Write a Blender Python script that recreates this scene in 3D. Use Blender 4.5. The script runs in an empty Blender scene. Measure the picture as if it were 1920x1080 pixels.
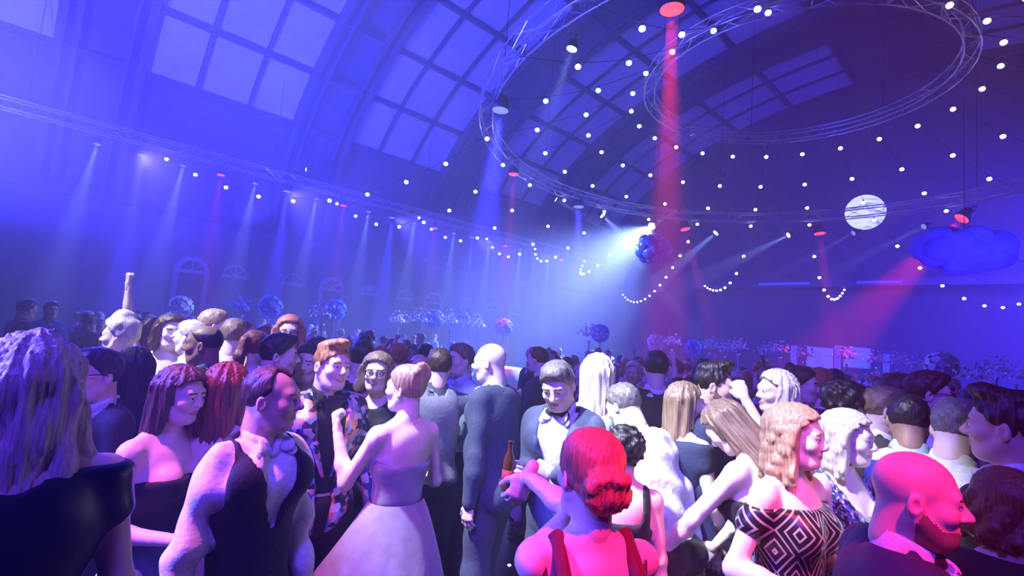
import bpy, math, random
import numpy as np
from mathutils import Matrix, Vector

S = bpy.context.scene
COL = S.collection

# ------------------------------------------------------------------ camera
F_PX, PITCH, ROLL, EYE = 960.0, 0.0975, 0.083, 1.95
_cp, _sp = math.cos(PITCH), math.sin(PITCH)
_cr, _sr = math.cos(ROLL), math.sin(ROLL)
FWD = np.array([0, _cp, _sp]); UP0 = np.array([0, -_sp, _cp]); RT0 = np.array([1.0, 0, 0])
RT = _cr * RT0 + _sr * UP0
UPV = -_sr * RT0 + _cr * UP0
cam_data = bpy.data.cameras.new('camera'); cam = bpy.data.objects.new('camera', cam_data); COL.objects.link(cam)
cam_data.sensor_width = 36.0; cam_data.lens = 36.0 * F_PX / 1920.0
cam_data.clip_start = 0.05; cam_data.clip_end = 300
cam.matrix_world = Matrix(((RT[0], UPV[0], -FWD[0], 0), (RT[1], UPV[1], -FWD[1], 0), (RT[2], UPV[2], -FWD[2], EYE), (0, 0, 0, 1)))
S.camera = cam

# ------------------------------------------------------------------ world, exposure
w = bpy.data.worlds.new('world'); S.world = w; w.use_nodes = True
w.node_tree.nodes['Background'].inputs[0].default_value = (0.02, 0.015, 0.10, 1)
w.node_tree.nodes['Background'].inputs[1].default_value = 0.3
S.view_settings.view_transform = 'Standard'; S.view_settings.look = 'None'
S.view_settings.gamma = 1.0; S.view_settings.exposure = 0.0
S.view_settings.use_curve_mapping = False
S.cycles.max_bounces = 4; S.cycles.diffuse_bounces = 2; S.cycles.glossy_bounces = 2
S.cycles.transmission_bounces = 2; S.cycles.volume_bounces = 0; S.cycles.transparent_max_bounces = 4
S.cycles.sample_clamp_indirect = 4.0

AZ = math.radians(47.0)                       # the hall's long axis, turned right of the view
AU = np.array([math.sin(AZ), math.cos(AZ)]); AV = np.array([math.cos(AZ), -math.sin(AZ)])
RC = np.array([8.7, 16.3])                    # centre of the two hanging rings
VC = float(RC @ AV)

def ray(px, py):
    x, y = px - 960.0, 540.0 - py
    return (FWD * F_PX + RT * x + UPV * y)
def at_depth(px, py, d):                      # point that deep in front of the camera
    return np.array([0, 0, EYE]) + ray(px, py) * (d / F_PX)
def at_height(px, py, z):                     # point on the horizontal plane z
    r = ray(px, py); return np.array([0, 0, EYE]) + r * ((z - EYE) / r[2])
def hall(u, v, z):                            # hall coordinates: along, across, up
    p = AU * u + AV * v; return np.array([p[0], p[1], z])
def ring(az, r, z):                           # polar around the ring centre
    a = math.radians(az); return np.array([RC[0] + r * math.sin(a), RC[1] + r * math.cos(a), z])

def spot(loc, target, color, watt, deg, blend=0.3, radius=0.08, name='spot_light'):
    l = bpy.data.lights.new(name, 'SPOT'); l.color = color; l.energy = watt
    l.spot_size = math.radians(deg); l.spot_blend = blend; l.shadow_soft_size = radius
    o = bpy.data.objects.new(name, l); COL.objects.link(o); o.location = loc
    d = Vector(target) - Vector(loc); o.rotation_euler = d.to_track_quat('-Z', 'Y').to_euler()
    return o
def area(loc, target, color, watt, size, name='fill_light'):
    l = bpy.data.lights.new(name, 'AREA'); l.shape = 'DISK'; l.color = color; l.energy = watt; l.size = size
    o = bpy.data.objects.new(name, l); COL.objects.link(o); o.location = loc
    d = Vector(target) - Vector(loc); o.rotation_euler = d.to_track_quat('-Z', 'Y').to_euler()
    return o

BLUE = (0.03, 0.035, 1.0); VIOLET = (0.22, 0.08, 1.0); MAGENTA = (1.0, 0.12, 0.62); RED = (1.0, 0.015, 0.03); WHITE = (0.86, 0.9, 1.0)
ICE = (0.26, 0.40, 1.0); PINK = (1.0, 0.34, 0.72)
#LIGHTS#
HAZE = 0.02
LAMP = 7.0                                    # strength of the stage lamps that draw beams in the haze
vs = w.node_tree.nodes.new('ShaderNodeVolumeScatter'); vs.inputs['Color'].default_value = (.85, .85, .95, 1)
vs.inputs['Density'].default_value = HAZE; vs.inputs['Anisotropy'].default_value = .25
w.node_tree.links.new(vs.outputs[0], w.node_tree.nodes['World Output'].inputs['Volume'])
# blue washes thrown up into the near roof and haze from beside the long wall
spot(hall(-4, -18, 4.5), hall(3, -27, 14), BLUE, 80000, 95, .8, .5)
spot(hall(-6, -20, 6), hall(8, -20, 17), BLUE, 50000, 80, .8, .5)
spot((-13, 8.0, 3.0), (-7, 12, 9.5), BLUE, 90000, 80, .9, .4)
spot(hall(6, -24, 6), hall(14, -26, 16), BLUE, 12000, 90, .9, .4)
# added off-frame blue fill for the far crowd and the end wall
area(hall(34, 6, 9), hall(40, -4, 1), (0.045, 0.028, 1.0), 15000, 3)
spot(tuple(at_depth(2300, 600, 10)), tuple(at_depth(1808, 470, 19)), BLUE, 22000, 22, .6, .3)  # unseen spot added to brighten the fabric cloud
spot((-6, .5, 4.5), (-1.6, 1.6, 1.4), (0.10, 0.08, 1.0), 14000, 24, .7, .3)
# lamps on the dancers: white, pink and red pools
spot((-6, 1.5, 7.5), (-2.55, 4.0, 1.5), WHITE, 7500, 17, .4, .15)
spot((-3.6, 1.6, 7.0), (.22, 3.1, 1.2), WHITE, 6200, 19, .5, .15)
spot((-3.0, .6, 7.5), (1.35, 2.85, 1.2), WHITE, 7200, 15, .5, .15)
spot((-2.6, 1.2, 5.8), (-1.05, 2.2, 1.2), (1.0, 0.20, 0.72), 2300, 17, .6, .15)
spot((-1.4, -.4, 6.0), (-.52, 2.75, 1.45), MAGENTA, 560, 10, .6, .15)
spot((-.4, -.4, 5.2), (1.15, 2.15, 1.35), PINK, 480, 9, .6, .15)
spot((1.3, -.5, 5.4), (.72, 1.42, 1.4), RED, 2300, 22, .5, .12)
spot((-1.0, -3.0, 8.0), (1.0, 8.0, 1.5), (0.16, 0.07, 1.0), 3000, 60, .8, .3)  # violet fill added behind the camera to lift the mid crowd
for u_ in (2.7, 8.8, 14.9, 21.0, 27.0):       # extra blue fill spots added at the truss, leaning in over the crowd
    spot(hall(u_, -26.4, 8.3), hall(u_ + 3, -11, 1), (0.06, 0.05, 1.0), 15000, 62, .8, .2)
spot((-2.0, -5.0, 7.5), (.3, 3.5, 1.2), (0.09, 0.03, 1.0), 3000, 75, .8, .4)  # added blue-violet ambient fill for the near figures, no lamp of the hall
spot(hall(-6, -24, 5), hall(12, -24.5, 3), BLUE, 32000, 46, .9, .4)  # off-frame spot added to turn the haze along the left wall blue
spot((3.0, -.5, 4.5), (1.24, 2.15, 1.5), (1.0, .16, .34), 520, 10, .6, .12)

# ------------------------------------------------------------------ materials
def new_mat(name):
    m = bpy.data.materials.new(name); m.use_nodes = True
    nt = m.node_tree; return m, nt, nt.nodes['Principled BSDF']
def lnk(nt, a, b): nt.links.new(a, b)
def mat(name, col, rough=0.6, metal=0.0, noise=0.15, scale=8.0, bump=0.0, sheen=0.0, stretch=None, spec=0.4):
    m, nt, b = new_mat(name)
    b.inputs['Roughness'].default_value = rough; b.inputs['Metallic'].default_value = metal
    b.inputs['Specular IOR Level'].default_value = spec
    if sheen: b.inputs['Sheen Weight'].default_value = sheen
    tc = nt.nodes.new('ShaderNodeTexCoord'); mp = nt.nodes.new('ShaderNodeMapping')
    lnk(nt, tc.outputs['Object'], mp.inputs[0])
    if stretch: mp.inputs['Scale'].default_value = stretch
    n = nt.nodes.new('ShaderNodeTexNoise'); n.inputs['Scale'].default_value = scale; n.inputs['Detail'].default_value = 4
    lnk(nt, mp.outputs[0], n.inputs['Vector'])
    r = nt.nodes.new('ShaderNodeValToRGB'); c = np.array(col)
    r.color_ramp.elements[0].position = 0.3; r.color_ramp.elements[1].position = 0.7
    r.color_ramp.elements[0].color = (*(c * (1 - noise)), 1); r.color_ramp.elements[1].color = (*np.minimum(c * (1 + noise), 1), 1)
    lnk(nt, n.outputs['Fac'], r.inputs[0]); lnk(nt, r.outputs[0], b.inputs['Base Color'])
    if bump:
        bp = nt.nodes.new('ShaderNodeBump'); bp.inputs['Strength'].default_value = bump; bp.inputs['Distance'].default_value = 0.01
        lnk(nt, n.outputs['Fac'], bp.inputs['Height']); lnk(nt, bp.outputs[0], b.inputs['Normal'])
    return m
def emit(name, col, strength):
    m, nt, b = new_mat(name)
    b.inputs['Base Color'].default_value = (*col, 1); b.inputs['Emission Color'].default_value = (*col, 1)
    b.inputs['Emission Strength'].default_value = strength
    try: m.cycles.emission_sampling = 'NONE'
    except Exception: pass
    return m
def hair_mat(name, col):
    return mat(name, col, 0.42, noise=0.38, scale=22, bump=0.5, stretch=(6, 6, 0.5), spec=0.5)
def skin_mat(name, col):
    m = mat(name, col, 0.48, noise=0.06, scale=20, spec=0.45); b = m.node_tree.nodes['Principled BSDF']
    b.inputs['Subsurface Weight'].default_value = 0.0
    return m
def sequin_mat(name, cols, scale=70, metal=0.7, rough=0.3):
    m, nt, b = new_mat(name); b.inputs['Metallic'].default_value = metal; b.inputs['Roughness'].default_value = rough
    tc = nt.nodes.new('ShaderNodeTexCoord'); v = nt.nodes.new('ShaderNodeTexVoronoi'); v.inputs['Scale'].default_value = scale
    lnk(nt, tc.outputs['Object'], v.inputs['Vector'])
    sp = nt.nodes.new('ShaderNodeSeparateColor'); lnk(nt, v.outputs['Color'], sp.inputs[0])
    r = nt.nodes.new('ShaderNodeValToRGB'); r.color_ramp.interpolation = 'CONSTANT'
    while len(r.color_ramp.elements) < len(cols): r.color_ramp.elements.new(0.5)
    for i, c in enumerate(cols):
        r.color_ramp.elements[i].position = i / len(cols); r.color_ramp.elements[i].color = (*c, 1)
    lnk(nt, sp.outputs[0], r.inputs[0]); lnk(nt, r.outputs[0], b.inputs['Base Color'])
    n = nt.nodes.new('ShaderNodeBump'); n.inputs['Strength'].default_value = 0.8; n.inputs['Distance'].default_value = 0.01
    lnk(nt, sp.outputs[1], n.inputs['Height']); lnk(nt, n.outputs[0], b.inputs['Normal'])
    return m
def deco_mat(name, dark, light):              # nested lozenges, dark on light
    m, nt, b = new_mat(name); b.inputs['Roughness'].default_value = 0.35; b.inputs['Metallic'].default_value = 0.3
    tc = nt.nodes.new('ShaderNodeTexCoord'); sx = nt.nodes.new('ShaderNodeSeparateXYZ'); lnk(nt, tc.outputs['Object'], sx.inputs[0])
    def mth(op, a, bb=None):
        n = nt.nodes.new('ShaderNodeMath'); n.operation = op
        for i, q in enumerate((a, bb)):
            if q is None: continue
            if isinstance(q, (int, float)): n.inputs[i].default_value = q
            else: lnk(nt, q, n.inputs[i])
        return n.outputs[0]
    ang = mth('ARCTAN2', sx.outputs[0], sx.outputs[1])
    px = mth('ABSOLUTE', mth('SUBTRACT', mth('FRACT', mth('MULTIPLY', ang, 1.1)), 0.5))
    pz = mth('ABSOLUTE', mth('SUBTRACT', mth('FRACT', mth('MULTIPLY', sx.outputs[2], 6.5)), 0.5))
    s = mth('SINE', mth('MULTIPLY', mth('ADD', px, mth('MULTIPLY', pz, 0.8)), 34.0))
    r = nt.nodes.new('ShaderNodeValToRGB'); r.color_ramp.interpolation = 'CONSTANT'
    r.color_ramp.elements[0].color = (*dark, 1); r.color_ramp.elements[1].position = 0.62; r.color_ramp.elements[1].color = (*light, 1)
    lnk(nt, s, r.inputs[0]); lnk(nt, r.outputs[0], b.inputs['Base Color'])
    return m

MT = {}
SK = {'fair': skin_mat('skin_fair', (0.80, 0.60, 0.50)), 'pale': skin_mat('skin_pale', (0.86, 0.70, 0.62)), 'tan': skin_mat('skin_tan', (0.62, 0.42, 0.31)),
      'brown': skin_mat('skin_brown', (0.30, 0.17, 0.11)), 'ruddy': skin_mat('skin_ruddy', (0.80, 0.50, 0.42))}
HR = {'black': hair_mat('hair_black', (0.012, 0.011, 0.013)), 'brown': hair_mat('hair_brown', (0.06, 0.032, 0.02)), 'auburn': hair_mat('hair_auburn', (0.16, 0.045, 0.025)),
      'grey': hair_mat('hair_grey', (0.13, 0.125, 0.13)), 'blond': hair_mat('hair_blond', (0.40, 0.28, 0.165)), 'pale': hair_mat('hair_pale', (0.60, 0.54, 0.46)),
      'mouse': hair_mat('hair_mouse', (0.22, 0.15, 0.10)), 'red': hair_mat('hair_red', (0.55, 0.20, 0.12)), 'ginger': hair_mat('hair_ginger', (0.38, 0.17, 0.07))}
CL = {}
def cloth(n, c, rough=0.75, sheen=0.06, bump=0.25, scale=60, noise=0.12, spec=0.3):
    CL[n] = mat('cloth_' + n, c, rough, noise=noise, scale=scale, bump=bump, sheen=sheen, spec=spec)
cloth('black', (0.012, 0.012, 0.014)); cloth('navy', (0.018, 0.026, 0.075)); cloth('charcoal', (0.035, 0.037, 0.045)); cloth('midgrey', (0.10, 0.11, 0.15))
cloth('slate', (0.07, 0.09, 0.15)); cloth('white', (0.84, 0.84, 0.86)); cloth('paleblue', (0.45, 0.56, 0.80)); cloth('blue', (0.035, 0.07, 0.32)); cloth('royal', (0.03, 0.05, 0.45))
cloth('red', (0.45, 0.02, 0.03)); cloth('wine', (0.14, 0.012, 0.03)); cloth('purple', (0.14, 0.04, 0.28)); cloth('green', (0.02, 0.09, 0.07))
cloth('pink', (0.72, 0.32, 0.42)); cloth('tulle', (0.22, 0.23, 0.34), 0.85, 0.6, 0.15, 25); cloth('satin', (0.006, 0.010, 0.035), 0.3, 0.0, 0.05, 12); cloth('cream', (0.75, 0.68, 0.58))
cloth('silver', (0.45, 0.46, 0.5), 0.35, 0.1, 0.3, 80); cloth('greywool', (0.22, 0.23, 0.27)); cloth('ruffle', (0.10, 0.10, 0.13), 0.8, 0.5, 0.8, 22, 0.5)
CL['sequin'] = sequin_mat('cloth_sequin', [(0.03, 0.02, 0.06), (0.7, 0.3, 0.45), (0.06, 0.08, 0.3), (0.75, 0.7, 0.8), (0.08, 0.05, 0.1), (0.75, 0.35, 0.2), (0.3, 0.4, 0.75)], 36, 0.5, 0.4)
CL['glitter'] = sequin_mat('cloth_glitter', [(0.05, 0.07, 0.12), (0.3, 0.4, 0.6), (0.8, 0.85, 0.95), (0.1, 0.15, 0.3)], 110)
CL['lace'] = sequin_mat('cloth_lace', [(0.05, 0.08, 0.22), (0.15, 0.22, 0.45), (0.08, 0.12, 0.3)], 60, 0.1, 0.7)
CL['deco'] = deco_mat('cloth_deco', (0.018, 0.014, 0.02), (0.42, 0.36, 0.38))
LIP = mat('lip', (0.52, 0.24, 0.22), 0.4); BROW = mat('brow', (0.05, 0.03, 0.02), 0.7); STUB = mat('stubble', (0.17, 0.11, 0.09), 0.8)
EYEM = mat('eye_white', (0.85, 0.85, 0.85), 0.15); LEATHER = mat('shoe_leather', (0.012, 0.011, 0.012), 0.3); FRAME = mat('glasses_frame', (0.01, 0.01, 0.012), 0.3)
STEEL = mat('truss_aluminium', (0.55, 0.56, 0.6), 0.35, 0.9); BLACKM = mat('black_metal', (0.015, 0.015, 0.018), 0.5); CABLE = mat('cable_black', (0.01, 0.01, 0.01), 0.7)

# ------------------------------------------------------------------ object helpers
def link(name, data, parent=None, m=None, loc=None):
    o = bpy.data.objects.new(name, data); COL.objects.link(o)
    if parent is not None: o.parent = parent
    if m is not None:
        for q in (m if isinstance(m, (list, tuple)) else [m]): data.materials.append(q)
    if loc is not None: o.location = loc
    return o
def tag(o, label=None, cat=None, group=None, kind=None):
    for k, v in (('label', label), ('category', cat), ('group', group), ('kind', kind)):
        if v: o[k] = v
    return o
def empty(name, loc=(0, 0, 0), rz=0.0, sc=1.0):
    o = bpy.data.objects.new(name, None); COL.objects.link(o); o.location = loc; o.rotation_euler = (0, 0, rz); o.scale = (sc,) * 3
    o.empty_display_size = 0.1
    return o
def mesh_np(name, V, Q, smooth=True, mi=None):
    me = bpy.data.meshes.new(name); V = np.asarray(V, np.float32); Q = np.asarray(Q, np.int32); n = Q.shape[1]
    me.vertices.add(len(V)); me.vertices.foreach_set('co', V.ravel())
    me.loops.add(Q.size); me.loops.foreach_set('vertex_index', Q.ravel())
    me.polygons.add(len(Q)); me.polygons.foreach_set('loop_start', np.arange(0, Q.size, n, dtype=np.int32))
    me.polygons.foreach_set('use_smooth', np.full(len(Q), smooth))
    if mi is not None: me.polygons.foreach_set('material_index', np.asarray(mi, np.int32))
    me.update(calc_edges=True)
    return me
class MB:                                      # collects boxes, tubes, lathes into one mesh
    def __init__(s): s.v = []; s.f = []
    def box(s, c, size, R=None):
        c = np.array(c, float); h = np.array(size, float) / 2; R = np.eye(3) if R is None else np.array(R); b = len(s.v)
        for x in (-1, 1):
            for y in (-1, 1):
                for z in (-1, 1): s.v.append(tuple(c + R @ (h * (x, y, z))))
        for f in ((0, 1, 3, 2), (4, 6, 7, 5), (0, 4, 5, 1), (2, 3, 7, 6), (0, 2, 6, 4), (1, 5, 7, 3)): s.f.append(tuple(b + i for i in f))
        return s
    def tube(s, pts, r, n=6, closed=False, caps=True):
        P = [np.array(p, float) for p in pts]; N = len(P); b = len(s.v); up = np.array([0, 0, 1.0])
        rr = r if hasattr(r, '__len__') else [r] * N
        for i, p in enumerate(P):
            t = (P[(i + 1) % N] - P[i - 1]) if closed else (P[min(i + 1, N - 1)] - P[max(i - 1, 0)])
            t = t / (np.linalg.norm(t) + 1e-9); a = np.cross(t, up)
            if np.linalg.norm(a) < 1e-3: a = np.cross(t, (1, 0, 0))
            a /= np.linalg.norm(a); c = np.cross(a, t)
            for k in range(n):
                q = 2 * math.pi * k / n; s.v.append(tuple(p + rr[i] * (a * math.cos(q) + c * math.sin(q))))
        for i in range(N if closed else N - 1):
            j = (i + 1) % N
            for k in range(n): s.f.append((b + i * n + k, b + i * n + (k + 1) % n, b + j * n + (k + 1) % n, b + j * n + k))
        if caps and not closed:
            s.f.append(tuple(b + k for k in range(n))[::-1]); s.f.append(tuple(b + (N - 1) * n + k for k in range(n)))
        return s
    def lathe(s, prof, n=16, c=(0, 0, 0)):
        b = len(s.v); m = len(prof)
        for r, z in prof:
            for k in range(n):
                q = 2 * math.pi * k / n; s.v.append((c[0] + r * math.cos(q), c[1] + r * math.sin(q), c[2] + z))
        for i in range(m - 1):
            for k in range(n): s.f.append((b + i * n + k, b + i * n + (k + 1) % n, b + (i + 1) * n + (k + 1) % n, b + (i + 1) * n + k))
        if prof[0][0] > 1e-6: s.f.append(tuple(b + k for k in range(n))[::-1])
        if prof[-1][0] > 1e-6: s.f.append(tuple(b + (m - 1) * n + k for k in range(n)))
        return s
    def mesh(s, name, smooth=False):
        me = bpy.data.meshes.new(name); me.from_pydata(s.v, [], s.f); me.update()
        if smooth: me.polygons.foreach_set('use_smooth', [True] * len(me.polygons))
        return me
    def build(s, name, m, parent=None, smooth=False): return link(name, s.mesh(name, smooth), parent, m)
def sphere_mesh(name, r, n=12, m=8, squash=1.0):
    prof = [(r * math.sin(math.pi * i / m), -r * squash * math.cos(math.pi * i / m)) for i in range(m + 1)]
    prof[0] = (r * 0.02, prof[0][1]); prof[-1] = (r * 0.02, prof[-1][1])
    return MB().lathe(prof, n).mesh(name, True)

# ------------------------------------------------------------------ smooth solids: signed distance on a grid, then surface nets
def rx(a): c, s = math.cos(a), math.sin(a); return np.array([[1, 0, 0], [0, c, -s], [0, s, c]])
def ry(a): c, s = math.cos(a), math.sin(a); return np.array([[c, 0, s], [0, 1, 0], [-s, 0, c]])
def rz(a): c, s = math.cos(a), math.sin(a); return np.array([[c, -s, 0], [s, c, 0], [0, 0, 1]])
def cone(tag_, a, b, r1, r2): return {'tag': tag_, 't': 'c', 'a': np.array(a, float), 'b': np.array(b, float), 'r1': r1, 'r2': r2}
def ell(tag_, c, r, R=None): return {'tag': tag_, 't': 'e', 'c': np.array(c, float), 'r': np.array(r, float), 'R': np.eye(3) if R is None else R}
def bounds(p, off):
    if p['t'] == 'c':
        r = max(p['r1'], p['r2']) + off; return np.minimum(p['a'], p['b']) - r, np.maximum(p['a'], p['b']) + r
    e = np.sqrt(((p['R'] * (p['r'] + off)[None, :]) ** 2).sum(1)); return p['c'] - e, p['c'] + e
def dist(p, off, X, Y, Z):
    if p['t'] == 'c':
        a, ba = p['a'], p['b'] - p['a']; l2 = float(ba @ ba) + 1e-12
        x, y, z = X - a[0], Y - a[1], Z - a[2]
        t = np.clip((x * ba[0] + y * ba[1] + z * ba[2]) / l2, 0, 1)
        return np.sqrt((x - t * ba[0]) ** 2 + (y - t * ba[1]) ** 2 + (z - t * ba[2]) ** 2) - (p['r1'] + (p['r2'] - p['r1']) * t + off)
    R = p['R']; r = p['r'] + off; x, y, z = X - p['c'][0], Y - p['c'][1], Z - p['c'][2]
    u = (R[0, 0] * x + R[1, 0] * y + R[2, 0] * z) / r[0]; v = (R[0, 1] * x + R[1, 1] * y + R[2, 1] * z) / r[1]; q = (R[0, 2] * x + R[1, 2] * y + R[2, 2] * z) / r[2]
    k0 = np.sqrt(u * u + v * v + q * q); k1 = np.sqrt((u / r[0]) ** 2 + (v / r[1]) ** 2 + (q / r[2]) ** 2) + 1e-6
    return k0 * (k0 - 1) / k1
class Grid:
    def __init__(s, lo, hi, h, k=0.02):
        s.x, s.y, s.z = (np.arange(lo[i] - 2 * h, hi[i] + 3 * h, h, dtype=np.float32) for i in range(3))
        s.F = np.full((len(s.x), len(s.y), len(s.z)), 0.25, np.float32); s.k = k; s.h = h
    def sl(s, lo, hi, pad):
        o = []
        for g, a, b in zip((s.x, s.y, s.z), lo, hi): o.append(slice(max(0, int(np.searchsorted(g, a - pad)) - 1), int(np.searchsorted(g, b + pad)) + 1))
        return tuple(o), s.x[o[0]][:, None, None], s.y[o[1]][None, :, None], s.z[o[2]][None, None, :]
    def add(s, p, off=0.0, k=None):
        k = s.k if k is None else k; lo, hi = bounds(p, off); q, X, Y, Z = s.sl(lo, hi, k + 2.5 * s.h)
        d = dist(p, off, X, Y, Z); f = s.F[q]; hh = np.clip(0.5 + 0.5 * (f - d) / k, 0, 1)
        s.F[q] = f + (d - f) * hh - k * hh * (1 - hh)
    def sub(s, p, k=0.01):
        lo, hi = bounds(p, 0); q, X, Y, Z = s.sl(lo, hi, k + 2 * s.h); d = -dist(p, 0, X, Y, Z); f = s.F[q]
        hh = np.clip(0.5 - 0.5 * (f - d) / k, 0, 1); s.F[q] = f + (d - f) * hh + k * hh * (1 - hh)
    def all(s): return s.x[:, None, None], s.y[None, :, None], s.z[None, None, :]
    def cut(s, fn):
        X, Y, Z = s.all(); s.F = np.maximum(s.F, fn(X, Y, Z))
    def push(s, fn):
        X, Y, Z = s.all(); s.F = s.F + fn(X, Y, Z)
    def nets(s):
        F = s.F; sg = F < 0; c = [sg[a:sg.shape[0] - 1 + a, b:sg.shape[1] - 1 + b, d:sg.shape[2] - 1 + d] for a in (0, 1) for b in (0, 1) for d in (0, 1)]
        n = sum(q.astype(np.int8) for q in c); mask = (n > 0) & (n < 8); I = np.argwhere(mask)
        idx = np.full(mask.shape, -1, np.int32); idx[mask] = np.arange(len(I)); i, j, k = I.T
        val = {(a, b, d): F[i + a, j + b, k + d] for a in (0, 1) for b in (0, 1) for d in (0, 1)}
        acc = np.zeros((len(I), 3), np.float32); cnt = np.zeros(len(I), np.float32)
        for ax in range(3):
            for p in (0, 1):
                for q in (0, 1):
                    A = [p, q]; A.insert(ax, 0); B = [p, q]; B.insert(ax, 1); va, vb = val[tuple(A)], val[tuple(B)]
                    cr = (va < 0) != (vb < 0); t = np.where(cr, va / np.where(cr, va - vb, 1), 0); pos = np.tile(np.array(A, np.float32), (len(I), 1)); pos[:, ax] = t
                    acc[cr] += pos[cr]; cnt += cr
        V = (I + acc / np.maximum(cnt, 1)[:, None]) * s.h + np.array([s.x[0], s.y[0], s.z[0]])
        Q = []
        for ax in range(3):
            sh = list(F.shape); sh[ax] -= 1
            lo = [slice(1, -1)] * 3; lo[ax] = slice(0, -1); hi = [slice(1, -1)] * 3; hi[ax] = slice(1, None)
            a, b = sg[tuple(lo)], sg[tuple(hi)]
            for flag in (True, False):
                E = np.argwhere((a != b) & (a == flag)) 
                if not len(E): continue
                o = [1, 1, 1]; o[ax] = 0; E = E + np.array(o)
                u, v = [(1, 2), (2, 0), (0, 1)][ax]
                def g(du, dv):
                    e = E.copy(); e[:, u] += du; e[:, v] += dv; return idx[e[:, 0], e[:, 1], e[:, 2]]
                q = np.stack([g(-1, -1), g(0, -1), g(0, 0), g(-1, 0)], 1)
                Q.append(q if flag else q[:, ::-1])
        Q = np.concatenate(Q) if Q else np.zeros((0, 4), np.int32)
        return V.astype(np.float32), Q[(Q >= 0).all(1)]
def relax(V, Q, n):
    for _ in range(n):
        acc = np.zeros_like(V); cnt = np.zeros(len(V), np.float32)
        for i in range(4):
            a, b = Q[:, i], Q[:, (i + 1) % 4]
            for p, q in ((a, b), (b, a)):
                for c in range(3): acc[:, c] += np.bincount(p, V[q, c], len(V))
                cnt += np.bincount(p, minlength=len(V))
        V = V * .4 + .6 * acc / np.maximum(cnt, 1)[:, None]
    return V.astype(np.float32)
def solid(prims, off=0.0, h=0.02, k=0.02, cuts=(), pushes=(), box=None, smooth=0):
    """prims joined smoothly; off a number or a function of the tag; -> vertices, quads"""
    fo = off if callable(off) else (lambda t: off)
    L = [(p, fo(p['tag'])) for p in prims]; L = [(p, o) for p, o in L if o is not None]
    B = [bounds(p, o) for p, o in L]; lo = np.min([b[0] for b in B], 0); hi = np.max([b[1] for b in B], 0)
    if box is not None: lo = np.maximum(lo, box[0]); hi = np.minimum(hi, box[1])
    G = Grid(lo, hi, h, k)
    for p, o in L: G.add(p, o, p.get('k'))
    for f in pushes: G.push(f)
    for f in cuts:
        if isinstance(f, dict) and f['tag'] == 'e': G.add(f, 0, f['k'])
        elif isinstance(f, dict): G.sub(f, f.get('k', 0.01))
        else: G.cut(f)
    V, Q = G.nets()
    return (relax(V, Q, smooth), Q) if smooth else (V, Q)

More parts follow.
